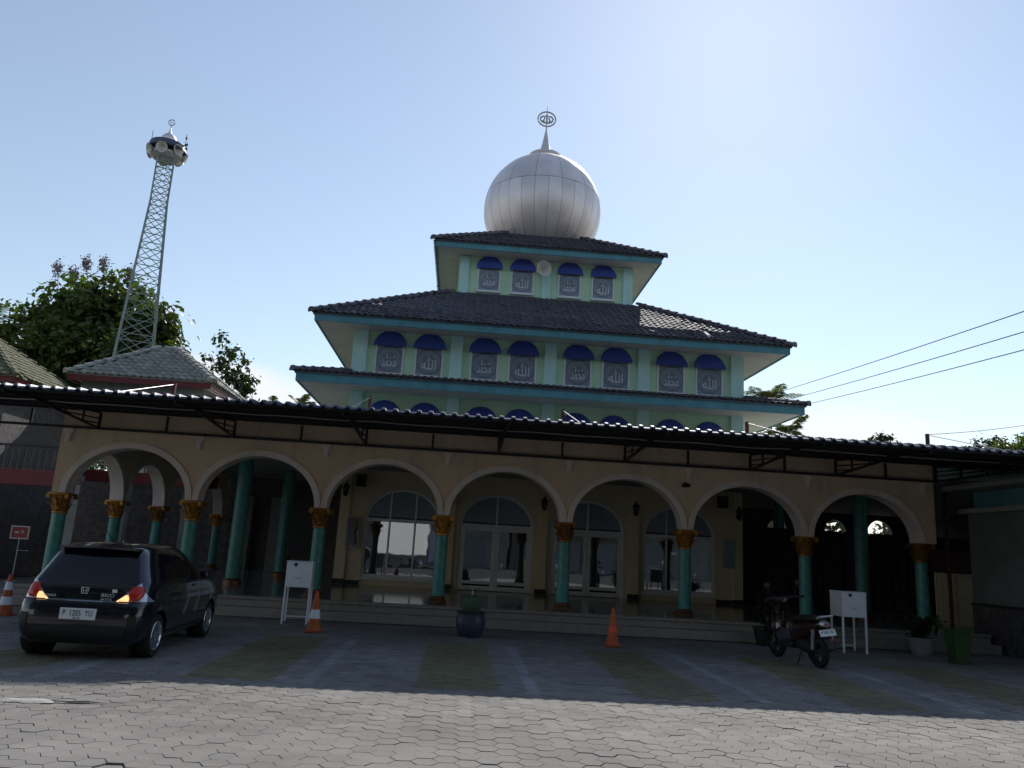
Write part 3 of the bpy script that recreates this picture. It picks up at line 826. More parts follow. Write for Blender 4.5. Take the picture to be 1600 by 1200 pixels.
def make_column(parent, x, y, z0=FZ, z1=SPR, r=0.145):
    s = MB(); H = z1-z0
    N = 28
    s.lathe([(r*1.03, z0+0.16), (r*1.02, z0+0.5), (r, z0+H*0.5), (r*0.96, z1-0.46)], (x, y, 0), N)
    so = s.build('column', M['column'], parent, smooth=True, angle=40)
    b_ = MB(); b_.box(x-r*1.45, x+r*1.45, y-r*1.45, y+r*1.45, z0+0.001, z0+0.05, 0.006)
    b_.lathe([(r*1.4, z0+0.051), (r*1.42, z0+0.075), (r*1.3, z0+0.10), (r*1.15, z0+0.115), (r*1.22, z0+0.135), (r*1.2, z0+0.155), (r*1.05, z0+0.175)], (x, y, 0), N)
    b_.build('column_base', M['bronze'], so, smooth=True, angle=40)
    c_ = MB(); zc = z1-0.47
    c_.lathe([(r*1.0, zc), (r*1.14, zc+0.02), (r*1.14, zc+0.05), (r*1.0, zc+0.07), (r*1.05, zc+0.18), (r*1.2, zc+0.32), (r*1.45, zc+0.42)], (x, y, 0), N)
    # acanthus leaves in two rows
    for row, (zb, hh, rr, n_) in enumerate(((zc+0.07, 0.17, r*1.06, 8), (zc+0.19, 0.19, r*1.14, 8))):
        for k_ in range(n_):
            a = 2*pi*(k_+0.5*row)/n_
            u = Vector((cos(a), sin(a), 0)); t = Vector((-sin(a), cos(a), 0)); o_ = Vector((x, y, 0))
            prof = [(0.0, 0.0, 0.052), (0.35, 0.012, 0.062), (0.7, 0.035, 0.05), (0.92, 0.075, 0.036), (0.96, 0.10, 0.02), (0.84, 0.105, 0.012)]
            L_ = []; 
            for (q, e, wd) in prof:
                p = o_ + u*(rr+e+q*0.02) + Vector((0,0,zb+q*hh))
                L_.append((p-t*wd, p+u*0.014, p+t*wd))
            for i in range(len(L_)-1):
                c_.face([L_[i][0], L_[i][1], L_[i+1][1], L_[i+1][0]]); c_.face([L_[i][1], L_[i][2], L_[i+1][2], L_[i+1][1]])
    for sx in (-1, 1):
        for sy in (-1, 1):
            c_.lathe([(0.0, -0.035), (0.05, -0.03), (0.05, 0.03), (0.0, 0.035)], (x+sx*r*1.42, y+sy*r*1.42, zc+0.385), 10, axis='y', cap=False)
    e = r*1.62
    c_.box(x-e, x+e, y-e, y+e, z1-0.05, z1-0.002, 0.012)
    c_.build('capital', M['gold'], so, smooth=True, angle=35)
    return so
col0 = make_column(arc, COLX[0], 18.60)
def dup_col(x, y):
    c = copy_tree(col0, arc)
    c.matrix_local = Matrix.Translation((x-COLX[0], y-18.60, 0))
    return c
for x in COLX[1:]: dup_col(x, 18.60)
# side arcades running back, left and right
for X in (COLX[0],):
    ys = [18.60+2.95*k for k in range(1, 5)]
    w = MB()
    tmp = MB(); aa = [(ys[k]-1.475, 1.335, SPR, 1.11) for k in range(4)]
    strip_wall(tmp, 18.82, ys[-1]+0.2, -0.15, 0.15, 4.34, SPR, aa)
    w.raw([(X+p[1], p[0], p[2]) for p in tmp.v], tmp.f)
    w.build('arcade_wall', M['cream'], arc)
    for (c, a, sp, b) in aa:
        t_ = MB(); N = 28
        for sgn in (-1, 1):
            for k in range(N):
                P = lambda k_, e: (c+(a+e)*cos(pi*(1-k_/N)), SPR+0.003+(b+e)*sin(pi*(1-k_/N)))
                i0, i1, o0, o1 = P(k,-0.003), P(k+1,-0.003), P(k,0.13), P(k+1,0.13)
                xx = X+sgn*0.175
                t_.face([(xx,i0[0],i0[1]),(xx,i1[0],i1[1]),(xx,o1[0],o1[1]),(xx,o0[0],o0[1])])
                t_.face([(xx,o0[0],o0[1]),(xx,o1[0],o1[1]),(X+sgn*0.151,o1[0],o1[1]),(X+sgn*0.151,o0[0],o0[1])])
                if sgn > 0: t_.face([(xx,i0[0],i0[1]),(xx,i1[0],i1[1]),(X-0.175,i1[0],i1[1]),(X-0.175,i0[0],i0[1])])
        t_.build('arch_trim', M['trim'], arc, smooth=True, angle=30)
    for y in ys: dup_col(X, y)
# tall inner columns that carry the slab
def tall_col(x, y):
    s = MB(); s.lathe([(0.19, FZ+0.02), (0.19, 3.93)], (x, y, 0), 24); so = s.build('column', M['column'], arc, smooth=True, angle=40)
    s = MB(); s.lathe([(0.25, FZ+0.003), (0.25, FZ+0.12), (0.2, FZ+0.17)], (x, y, 0), 24); s.build('column_base', M['bronze'], so)
for x, y in ((-5.9, 21.5), (11.40, 21.5), (-5.9, 27.0), (11.40, 27.2)): tall_col(x, y)
# platform, steps, slab
p = MB()
p.box(-9.6, 12.4, 17.78, FY-0.003, 0.0, FZ)
p.build('porch_floor', M['floor'], arc)
for xa, xb in ((-9.6, CX-HW-0.003), (CX+HW+0.003, 18.5)):
    p = MB(); p.box(xa, xb, FY-0.002, 31.5, 0.0, FZ-0.002); p.build('porch_floor', M['floor'], arc)
p = MB(); p.box(12.402, 18.5, 18.62, FY-0.003, 0.0, FZ-0.003); p.build('porch_floor', M['floor'], arc)
p = MB(); p.box(-9.62, 12.42, 17.72, 17.90, FZ-0.06, FZ+0.004, 0.01); p.build('step_nosing', M['step'], arc)
p = MB(); p.box(-9.62, 12.42, 17.40, 17.779, 0.0, 0.20, 0.012); p.build('step', M['step'], arc)
p = MB(); p.box(-9.61, 12.41, 17.755, 17.777, 0.2, FZ-0.061); p.build('step_riser', M['step'], arc)
p = MB(); p.box(-9.55, 18.6, 18.35, FY-0.115, 4.345, 4.5); p.build('roof_slab', M['greywall'], arc)
p = MB(); p.box(-9.35, 18.55, 18.81, FY-0.1, 3.95, 4.05); p.build('ceiling', M['greywall'], arc)
for xa, xb in ((-9.35, CX-HW-0.12), (CX+HW+0.12, 18.55)):
    p = MB(); p.box(xa, xb, FY-0.09, 31.6, 3.95, 4.5); p.build('roof_slab', M['greywall'], arc)
# dark back walls put in to keep the side aisles dim; the right one has lunettes of daylight
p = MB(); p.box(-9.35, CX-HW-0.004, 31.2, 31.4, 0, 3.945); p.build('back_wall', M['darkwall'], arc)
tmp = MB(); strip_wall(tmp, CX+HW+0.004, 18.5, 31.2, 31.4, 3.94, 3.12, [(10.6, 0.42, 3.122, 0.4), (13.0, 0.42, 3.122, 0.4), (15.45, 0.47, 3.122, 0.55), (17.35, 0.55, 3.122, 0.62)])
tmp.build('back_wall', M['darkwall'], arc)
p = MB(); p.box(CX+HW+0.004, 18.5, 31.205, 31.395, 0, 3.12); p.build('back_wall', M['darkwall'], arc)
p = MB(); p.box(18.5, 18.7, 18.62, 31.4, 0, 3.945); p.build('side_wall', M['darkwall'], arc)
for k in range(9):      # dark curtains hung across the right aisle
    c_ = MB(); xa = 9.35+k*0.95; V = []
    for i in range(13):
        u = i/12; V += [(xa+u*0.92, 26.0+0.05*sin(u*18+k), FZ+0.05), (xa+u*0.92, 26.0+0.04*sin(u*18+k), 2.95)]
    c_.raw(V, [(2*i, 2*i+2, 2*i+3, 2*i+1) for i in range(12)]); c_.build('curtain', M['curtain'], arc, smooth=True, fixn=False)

def wall_box(name, x0,x1,y0,y1,z0,z1, m_, label, cat, bev=0.01):
    b_ = MB(); b_.box(x0,x1,y0,y1,z0,z1,bev); o = b_.build(name, m_); tag(o, label, cat); return o
# dark partition boards inside the left aisle
wall_box('notice_board', -5.55, -4.45, 26.2, 26.26, 1.1, 2.85, M['board'], 'dark blue-black display board standing in the left aisle of the porch', 'board')
for i, x in enumerate((-8.5, -7.3)):
    b_ = MB(); b_.box(x, x+0.5, 30.7, 31.15, FZ, 3.2, 0.02); o = b_.build('stone_pier', M['greywall'])
    tag(o, ('leftmost', 'second')[i] + ' rough grey stone pier at the back of the left aisle', 'pier')

# ------------------------------------------------------------------ things on the porch wall
def display_case(x, label):
    t = thing('display_case', (x, FY, 1.98), label, 'display case', 'glass cases beside the hall windows')
    b_ = MB(); w_, h_ = 0.19, 0.47
    b_.box(x-w_, x-w_+0.03, FY-0.12, FY-0.01, 1.98-h_, 1.98+h_); b_.box(x+w_-0.03, x+w_, FY-0.12, FY-0.01, 1.98-h_, 1.98+h_)
    b_.box(x-w_+0.03, x+w_-0.03, FY-0.12, FY-0.01, 1.98-h_, 1.98-h_+0.03); b_.box(x-w_+0.03, x+w_-0.03, FY-0.12, FY-0.01, 1.98+h_-0.03, 1.98+h_)
    b_.box(x-w_+0.03, x+w_-0.03, FY-0.115, FY-0.1, 1.98-h_+0.09, 1.98-h_+0.11)
    b_.build('case_frame', M['steel'], t)
    b_ = MB(); b_.box(x-w_+0.03, x+w_-0.03, FY-0.10, FY-0.09, 1.98-h_+0.03, 1.98+h_-0.03); b_.build('pane', M['glass'], t)
    b_ = MB(); b_.box(x-w_+0.03, x+w_-0.03, FY-0.05, FY-0.012, 1.98-h_+0.03, 1.98+h_-0.03); b_.build('case_back', M['board'], t)
display_case(-3.30, 'narrow steel framed glass case left of the left arched window')
display_case(8.72, 'narrow steel framed glass case right of the right arched window')

def lantern(x, z, label):
    t = thing('wall_lantern', (x, FY, z), label, 'lantern', 'lanterns on the hall front')
    b_ = MB(); b_.tube([(x, FY-0.095, z-0.1), (x, FY-0.2, z-0.12), (x, FY-0.28, z+0.02), (x, FY-0.28, z+0.12)], 0.014, 6); b_.lathe([(0.05,0),(0.05,0.02)], (x, FY-0.11, z-0.1), 10, axis='y'); b_.build('arm', M['black'], t)
    b_ = MB(); b_.lathe([(0.03,z-0.22),(0.06,z-0.18),(0.10,z+0.06),(0.11,z+0.07)], (x, FY-0.28, 0), 6); b_.build('glass_body', M['carglass'], t)
    b_ = MB(); b_.lathe([(0.14,z+0.07),(0.09,z+0.13),(0.03,z+0.19),(0.015,z+0.25)], (x, FY-0.28, 0), 6); b_.build('cap', M['black'], t)
lantern(-3.60, 3.28, 'small black wall lantern at the left corner of the hall front')
lantern(-0.29, 3.20, 'small black wall lantern between left window and left door')
lantern(2.665, 3.20, 'small black wall lantern between the two doors')
lantern(5.62, 3.20, 'small black wall lantern between right door and right window')
lantern(8.98, 3.25, 'small black wall lantern at the right corner of the hall front')
for i, (x, lab) in enumerate(((-3.15, 'black box loudspeaker high above the left window'), (8.45, 'black box loudspeaker high above the right window'))):
    t = thing('box_loudspeaker', (x, FY, 3.6), lab, 'loudspeaker', 'box loudspeakers on the hall front')
    b_ = MB(); b_.box(x-0.15, x+0.15, FY-0.36, FY-0.13, 3.4, 3.78, 0.015); b_.build('cabinet', M['plastic'], t)
    b_ = MB(); b_.lathe([(0.115, FY-0.372), (0.10, FY-0.363)], (x, 0, 3.53), 20, axis='y'); b_.build('cone_grille', M['rubber'], t)
    b_ = MB(); b_.bar((x, FY-0.004, 3.6), (x, FY-0.13, 3.6), 0.04); b_.build('bracket', M['black'], t)
t = thing('security_camera', (5.40, 18.40, 3.50), 'small dome-ended security camera on the arcade wall', 'camera')
b_ = MB(); b_.lathe([(0.045, AY0-0.03), (0.045, AY0-0.002)], (5.40, 0, 3.50), 12, axis='y'); b_.tube([(5.40, AY0-0.02, 3.50), (5.40, AY0-0.09, 3.47)], 0.014, 6); b_.build('mount', M['plastic'], t)
b_ = MB(); b_.tube([(5.48, AY0-0.06, 3.47), (5.30, AY0-0.18, 3.44)], 0.042, 12); b_.build('housing', M['plastic'], t)

# horn speaker of the top storey
def horn(parent, base, d, L=0.5, R=0.26, m_=None, name='horn'):
    base, d = Vector(base), Vector(d).normalized()
    prof = [(0.0, 0.05), (0.06, 0.07), (0.12, 0.07), (0.16, 0.045), (0.3, 0.06), (0.55, 0.10), (0.78, 0.17), (0.93, 0.235), (1.0, 0.265), (0.985, 0.255), (0.9, 0.21), (0.6, 0.10), (0.5, 0.06), (0.5, 0.0)]
    b_ = MB(); b_.tube([base+d*(q*L) for q, r in prof], [max(0.003, r*R/0.265) for q, r in prof], 20)
    # the mouth folds back: tube() frames flip there, so build it by lathe instead
    b_ = MB(); n_ = 22; z = d; x_ = z.orthogonal().normalized(); y_ = z.cross(x_)
    V = [base + z*(q*L) + (x_*cos(2*pi*k/n_)+y_*sin(2*pi*k/n_))*max(0.003, r*R/0.265) for q, r in prof for k in range(n_)]
    F = [(i*n_+k, i*n_+(k+1)%n_, (i+1)*n_+(k+1)%n_, (i+1)*n_+k) for i in range(len(prof)-1) for k in range(n_)]
    b_.raw(V, F)
    return b_.build(name, m_ or M['horn'], parent, smooth=True, angle=40)
t = thing('horn_loudspeaker', (2.45, TY, 12.2), 'grey horn loudspeaker under the top eave between the upper windows', 'loudspeaker')
horn(t, (2.33, TY-0.20, 12.16), (0.35, -1, -0.10), 0.6, 0.30)
b_ = MB(); b_.tube([(2.2, TY-0.004, 12.1), (2.25, TY-0.15, 12.12), (2.33, TY-0.22, 12.16)], 0.02, 6); b_.build('bracket', M['steel'], t)

# ------------------------------------------------------------------ canopy
can = thing('entrance_canopy', (1.0, 18.25, 3.9), 'long dark corrugated sheet canopy on black steel brackets across the arcade', 'canopy')
CF, CB, ZF, ZB = 14.30, 18.36, 4.085, 4.36
def czz(y): return lerp(ZF, ZB, (y-CF)/(CB-CF))
RIB = 0.222
def sheet(x0, nr):
    m_ = MB()
    prof = []
    for k in range(nr):
        a = x0+k*RIB
        prof += [(a, 0.0), (a+0.07, 0.0), (a+0.095, 0.042), (a+0.155, 0.042), (a+0.18, 0.0)]
    prof.append((x0+nr*RIB+0.012, 0.0))
    ysamp = [(CF-0.055, -0.050), (CF-0.04, -0.022), (CF-0.015, -0.006), (CF+0.02, 0.0), (16.3, 0.0), (CB, 0.0)]
    rows = [[(x, y, czz(y)+0.05+dz+h*(1.0 if y > CF else 0.9)) for x, h in prof] for y, dz in ysamp]
    for r0, r1 in zip(rows[:-1], rows[1:]):
        for k in range(len(prof)-1):
            m_.face([r0[k], r0[k+1], r1[k+1], r1[k]])
    # underside 1.2 mm lower, so the sheet has thickness
    for r0, r1 in zip(rows[:-1], rows[1:]):
        for k in range(len(prof)-1):
            m_.face([(p[0], p[1], p[2]-0.0015) for p in (r0[k], r1[k], r1[k+1], r0[k+1])])
    return m_
x = -13.0
while x < 17.0:
    sheet(x, 5).build('roof_sheet', M['sheet'], can, fixn=False); x += 5*RIB
for y in (14.38, 15.35, 16.35, 17.35, 18.22):
    p = MB(); p.box(-13.0, 17.0, y-0.025, y+0.025, czz(y)-0.03, czz(y)+0.045); p.build('purlin', M['black'], can)
p = MB(); p.box(-13.0, 11.68, 18.21, 18.27, 3.90, 3.955); p.build('rail', M['black'], can)
def bracket(X):
    b_ = MB()
    b_.bar((X,18.24,3.955), (X,18.24,4.30), 0.055)
    b_.bar((X,18.2,czz(18.2)-0.055), (X,14.36,czz(14.36)-0.055), 0.045)
    b_.bar((X,18.2,3.93), (X,15.5,czz(15.5)-0.075), 0.045)
    for y in (17.45, 16.65):
        zb = lerp(3.93, czz(15.5)-0.075, (18.2-y)/2.7); b_.bar((X,y,zb), (X,y,czz(y)-0.06), 0.035)
    for fr in (0.36, 0.68):
        ye = lerp(18.2, 15.5, 1-fr)
        b_.bar((X,18.2,lerp(4.28,3.93,fr)), (X,ye,lerp(czz(ye)-0.075, lerp(3.93, czz(15.5)-0.075, (18.2-ye)/2.7), 1.0)), 0.028)
    b_.build('bracket', M['black'], can)
for X in (-11.55, -8.47, -5.39, -2.32, 0.82, 3.87, 6.96, 9.1): bracket(X)
for X in (-10.0, -6.94, -3.84, -0.75, 2.35, 5.42, 7.82, 10.36, 11.64):
    b_ = MB(); b_.bar((X,18.24,3.955), (X,18.24,4.30), 0.05); b_.build('hanger', M['black'], can)
# truss at the right end that turns towards the yard
b_ = MB(); X = 11.66
b_.bar((X,18.2,3.928), (X,14.4,3.928), 0.05)
for y in (17.3, 16.4, 15.5, 14.6): b_.bar((X,y,3.95), (X,y,czz(y)-0.06), 0.045)
for fr in (0.35, 0.65): b_.bar((X,18.2,lerp(3.93,4.3,fr)), (X,14.4,lerp(3.93,czz(14.4)-0.03,fr)), 0.028)
b_.bar((X,18.2,czz(18.2)-0.055), (X,14.4,czz(14.4)-0.055), 0.045)
b_.build('end_truss', M['black'], can)
b_ = MB(); pts = []
for k in range(60):
    x = -12+k*0.48; pts.append((x, 15.9+0.02*sin(k*1.7)+(0.15*sin((x-5.5)*2.5) if 5.3 < x < 8 else 0), czz(15.9)-0.05-0.015*abs(sin(k*0.9))))
b_.tube(pts, 0.011, 5); b_.build('cable', M['rod'], can)
# posts above the roof with tie rods down to the front of the sheet
for X in (-6.93, -2.33, 2.33, 6.91, 11.52):
    b_ = MB(); b_.bar((X,18.30,4.42), (X,18.30,5.12), 0.07); po = b_.build('tie_post', M['rust'], can)
    b_ = MB(); b_.tube([(X,18.30,5.09), (X,15.1,czz(15.1)+0.1)], 0.009, 6); b_.build('tie_rod', M['rod'], po)
    if X > 6:
        for s in (-1, 1):
            b_ = MB(); b_.tube([(X,18.30,4.85), (X+s*0.32,18.32,4.42)], 0.016, 6); b_.build('strut', M['rust'], po)

# ------------------------------------------------------------------ right wing
wing = thing('side_wing', (13.4, 15.5, 0), 'grey green side wing with pale ledges at the right edge of the yard', 'building')
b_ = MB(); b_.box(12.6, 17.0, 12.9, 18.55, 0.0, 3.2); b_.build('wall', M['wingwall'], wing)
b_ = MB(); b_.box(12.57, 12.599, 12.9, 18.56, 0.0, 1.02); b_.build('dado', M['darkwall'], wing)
b_ = MB(); b_.box(12.55, 12.599, 12.9, 18.57, 1.021, 1.09, 0.006); b_.build('dado_rail', M['socle'], wing)
b_ = MB(); b_.box(12.42, 17.0, 12.8, 18.65, 3.201, 3.32, 0.01); b_.build('ledge', M['greywall'], wing)
b_ = MB(); b_.box(12.75, 17.0, 13.0, 18.5, 3.321, 3.74); b_.build('upper_wall', M['teal'], wing)
b_ = MB(); b_.box(12.05, 17.0, 12.7, 18.7, 3.741, 3.86, 0.01); b_.build('ledge', M['greywall'], wing)
b_ = MB(); b_.box(12.9, 17.0, 13.2, 18.3, 3.861, 4.06); b_.build('upper_wall', M['aqua'], wing)
b_ = MB(); b_.box(11.9, 18.0, 18.70, 18.78, 4.06, 4.34); b_.build('upper_wall', M['aqua'], wing)  # added infill, pale aqua to imitate a lit teal wall farther back
# passage behind it: cream panelled partition and dark red beam
t = thing('panelled_partition', (13.3, 20.5, FZ), 'cream panelled partition under a dark red beam behind the last column', 'partition')
b_ = MB(); b_.box(12.9, 14.6, 20.5, 20.56, FZ, 1.75); b_.build('panel_backing', M['cream'], t)
for i in range(3):
    for (za, zb) in ((0.48, 1.05), (1.12, 1.68)):
        b_ = MB(); b_.box(12.98+i*0.52, 13.43+i*0.52, 20.475, 20.498, za, zb, 0.008); b_.build('panel', M['cream'], t)
b_ = MB(); b_.box(12.8, 14.6, 20.44, 20.6, 1.76, 2.35, 0.01); b_.build('beam', M['maroon'], t)
b_ = MB(); b_.bar((13.1, 20.2, FZ), (13.1, 20.2, 3.94), 0.07); o = b_.build('passage_post', M['rust']); tag(o, 'thin dark red steel post in the passage beside the last column', 'post')

# ------------------------------------------------------------------ pavilions on the left
pv = thing('pavilion', (-11.87, 30.55, 0), 'pavilion with grey tiled pyramid roof and dark red fascias left of the mosque', 'pavilion')
PXc, PYc, PH = -11.87, 30.58, 2.55
hip_roof(pv, PXc, PYc, PH, 0.06, 7.08, 8.88, M['ptile'], tw=0.27, tl=0.30, amp=0.05, indiv=300, indiv_sides=('front','right'), ridge_r=0.16)
def ring(mb, cx, cy, h, t, z0, z1):
    mb.box(cx-h,cx+h,cy-h,cy-h+t,z0,z1); mb.box(cx-h,cx+h,cy+h-t,cy+h,z0,z1); mb.box(cx-h,cx-h+t,cy-h+t+0.001,cy+h-t-0.001,z0,z1); mb.box(cx+h-t,cx+h,cy-h+t+0.001,cy+h-t-0.001,z0,z1)
b_ = MB(); ring(b_, PXc, PYc, PH-0.02, 0.05, 6.82, 7.06); b_.build('fascia', M['red'], pv)
b_ = MB(); b_.box(PXc-PH+0.04, PXc+PH-0.04, PYc-PH+0.04, PYc+PH-0.04, 6.90, 6.95); b_.build('ceiling', M['soffit'], pv)
b_ = MB(); ring(b_, PXc, PYc, PH-0.35, 0.2, 6.1, 6.89); b_.build('upper_wall', M['greywall'], pv)
b_ = MB(); ring(b_, PXc, PYc, PH+0.75, 0.06, 6.02, 6.42); b_.build('lower_fascia', M['red'], pv)
b_ = MB(); b_.box(PXc-PH-0.68, PXc+PH+0.68, PYc-PH-0.68, PYc+PH+0.68, 6.1, 6.18); b_.build('lower_roof', M['greywall'], pv)
for sx in (-1, 0, 1):
    for sy in (-1, 1):
        b_ = MB(); x, y = PXc+sx*2.2, PYc+sy*2.2; b_.box(x-0.15, x+0.15, y-0.15, y+0.15, 0, 6.098, 0.01); b_.build('post', M['greywall'], pv)
b_ = MB(); b_.box(PXc-3.2, PXc+3.2, PYc-2.5, PYc-2.34, 3.25, 3.65, 0.01); b_.build('beam', M['red'], pv)
b_ = MB(); b_.box(PXc-3.2, PXc+3.2, PYc+1.2, PYc+1.35, 0, 3.6); b_.build('inner_wall', M['darkwall'], pv)
for k in range(22):
    b_ = MB(); x = PXc-3.1+k*0.29; b_.bar((x, PYc-2.42, 3.66), (x, PYc-2.42, 4.25), 0.03); b_.build('baluster', M['trim'], pv)
b_ = MB(); b_.bar((PXc-3.2, PYc-2.42, 4.28), (PXc+3.2, PYc-2.42, 4.28), 0.05); b_.build('handrail', M['trim'], pv)
pv2 = thing('hip_roofed_shed', (-15.0, 24.6, 0), 'shed with weathered olive hip roof cut off by the left edge', 'shed')
hip_roof(pv2, -16.1, 26.0, 2.6, 0.06, 6.0, 7.75, M['otile'], tw=0.24, tl=0.28, indiv=0, ridge_r=0.09)
b_ = MB(); ring(b_, -16.1, 26.0, 2.55, 0.05, 5.78, 5.99); b_.build('fascia', M['red'], pv2)
b_ = MB(); ring(b_, -16.1, 26.0, 2.2, 0.2, 0.0, 5.95); b_.build('wall', M['darkwall'], pv2)
b_ = MB(); b_.box(-18.2, -11.2, 22.9, 23.1, 2.75, 3.2, 0.01); b_.build('beam', M['red'], pv2)
b_ = MB(); b_.box(-18.2, -11.2, 23.101, 23.79, 3.0, 3.15); b_.build('balcony_floor', M['greywall'], pv2)
for k in range(36):
    b_ = MB(); x = -18.1+k*0.19; b_.bar((x, 23.0, 3.2), (x, 23.0, 3.85), 0.035); b_.build('baluster', M['black'], pv2)
b_ = MB(); b_.bar((-18.2, 23.0, 3.88), (-11.2, 23.0, 3.88), 0.06); b_.build('handrail', M['black'], pv2)
for x in (-17.9, -14.8, -11.4):
    b_ = MB(); b_.box(x-0.12, x+0.12, 22.9, 23.09, 0, 2.749, 0.01); b_.build('post', M['greywall'], pv2)
for k in range(3):
    b_ = MB(); b_.box(-17.75+k*1.3, -16.75+k*1.3, 23.77, 23.797, 1.0, 2.6, 0.01); b_.build('window', M['carglass'], pv2)
b_ = MB(); b_.box(-40, -9.8, 34.2, 34.4, 0, 3.4); o = b_.build('boundary_wall', M['greywall']); tag(o, 'tall grey boundary wall behind the left pavilion', 'wall')

# small red direction sign on a stand
t = thing('direction_sign', (-12.85, 24.0, 0), 'small red sign board with pale frame on a thin stand at the far left', 'sign')
sx, sy = -12.85, 24.0
b_ = MB(); b_.tube([(sx, sy, 0.0), (sx, sy, 0.86)], 0.012, 6); b_.tube([(sx-0.02, sy, 0.62), (sx+0.22, sy, 0.62)], 0.008, 6); b_.lathe([(0.14, 0.0), (0.14, 0.015), (0.02, 0.03)], (sx, sy, 0), 14); b_.build('stand', M['steel'], t)
b_ = MB(); b_.box(sx-0.17, sx+0.17, sy-0.03, sy-0.012, 0.86, 1.09); b_.build('board', M['signred'], t)
b_ = MB()
for (a, b, c, d) in ((sx-0.18, sx+0.18, 1.085, 1.105), (sx-0.18, sx+0.18, 0.845, 0.865), (sx-0.18, sx-0.16, 0.865, 1.085), (sx+0.16, sx+0.18, 0.865, 1.085)): b_.box(a, b, sy-0.036, sy-0.008, c, d)
b_.build('frame', M['trim'], t)
b_ = MB(); b_.box(sx-0.07, sx-0.015, sy-0.034, sy-0.031, 0.965, 0.985); b_.prism([(sx-0.10, 0.975), (sx-0.065, 0.995), (sx-0.065, 0.955)], sy-0.034, sy-0.031); b_.build('arrow_mark', M['reflect'], t)
text_part('lettering', 'P', 0.09, M['reflect'], t, (sx+0.06, sy-0.033, 0.98), FRONT)
t.scale = (1.45, 1.45, 1.45)

# ------------------------------------------------------------------ loudspeaker tower
TX, TYY, TZ = -17.45, 40.0, 21.75
tw = thing('loudspeaker_tower', (TX, TYY, 0), 'tall pale green lattice tower with a round platform of horn loudspeakers', 'tower')
def tcorner(k, z):
    h = lerp(1.45, 0.42, min(1, z/19.0)) if z < 19 else 0.42
    a = pi/4 + k*pi/2 + radians(24); return Vector((TX+h*1.414*cos(a), TYY+h*1.414*sin(a), z))
for k in range(4):
    b_ = MB(); b_.tube([tcorner(k, z) for z in (0, 6, 12, 19, TZ)], [0.07, 0.065, 0.055, 0.05, 0.045], 6); b_.build('leg', M['towerp'], tw)
zz = 0.0; lv = [0.0]
while zz < TZ-0.4:
    zz += lerp(1.7, 0.75, min(1, zz/19)); lv.append(min(zz, TZ-0.1))
for i in range(len(lv)-1):
    b_ = MB()
    for k in range(4):
        a0, a1, b0, b1 = tcorner(k, lv[i]), tcorner(k, lv[i+1]), tcorner((k+1)%4, lv[i]), tcorner((k+1)%4, lv[i+1])
        b_.bar(a0, b0, 0.042); b_.bar(a0, b1, 0.034); b_.bar(b0, a1, 0.034)
    b_.build('bracing', M['towerp'], tw)
b_ = MB(); b_.lathe([(0.62, TZ-0.15), (0.85, TZ+0.000), (0.88, TZ+0.085), (0.88, TZ+0.119), (0.3, TZ+0.119)], (TX,TYY,0), 20); b_.build('platform', M['steel'], tw)
b_ = MB(); b_.lathe([(0.98, TZ+0.357), (1.02, TZ+0.391), (0.98, TZ+0.510), (0.92, TZ+0.731), (0.5, TZ+0.850), (0.1, TZ+0.867)], (TX,TYY,0), 28); b_.build('hood', M['navy'], tw, smooth=True, angle=40)
b_ = MB(); b_.lathe([(0.3, TZ+0.119), (0.3, TZ+0.765)], (TX,TYY,0), 12); b_.build('hub', M['navy'], tw)
for k in range(7):
    a = 2*pi*k/7 - pi/2 + 0.1
    horn(tw, (TX+0.45*cos(a), TYY+0.45*sin(a), TZ+0.306), (cos(a), sin(a), -0.12 if k % 2 else -0.32), 0.56, 0.30)
b_ = MB(); b_.lathe([(0.36, TZ+0.850), (0.42, TZ+0.977), (0.40, TZ+1.147), (0.28, TZ+1.317), (0.1, TZ+1.462), (0.05, TZ+1.615), (0.03, TZ+1.785)], (TX,TYY,0), 20); d_ = b_.build('small_dome', M['alu'], tw, smooth=True)
b_ = MB(); b_.tube([(TX,TYY,TZ+1.742), (TX,TYY,TZ+1.998)], 0.03, 6); b_.tube([(TX+0.17*cos(q*pi/8), TYY, TZ+2.125+0.17*sin(q*pi/8)) for q in range(17)], 0.03, 6, cap=False); b_.bar((TX-0.1,TYY,TZ+2.125),(TX+0.1,TYY,TZ+2.125),0.03); b_.build('emblem', M['steel'], d_)
for (a, h_) in ((pi*0.97, 1.1), (-0.1, 0.9), (0.12, 0.55)):
    b_ = MB(); x, y = TX+0.97*cos(a), TYY+0.97*sin(a)
    b_.tube([(x,y,TZ+0.425),(x,y,TZ+0.510+h_)], 0.018, 5)
    if h_ < 1:
        for q in (0.35, 0.8): b_.lathe([(0.05,TZ+0.425+h_*q),(0.05,TZ+0.527+h_*q)], (x,y,0), 8)
    b_.build('antenna', M['plastic'], tw)

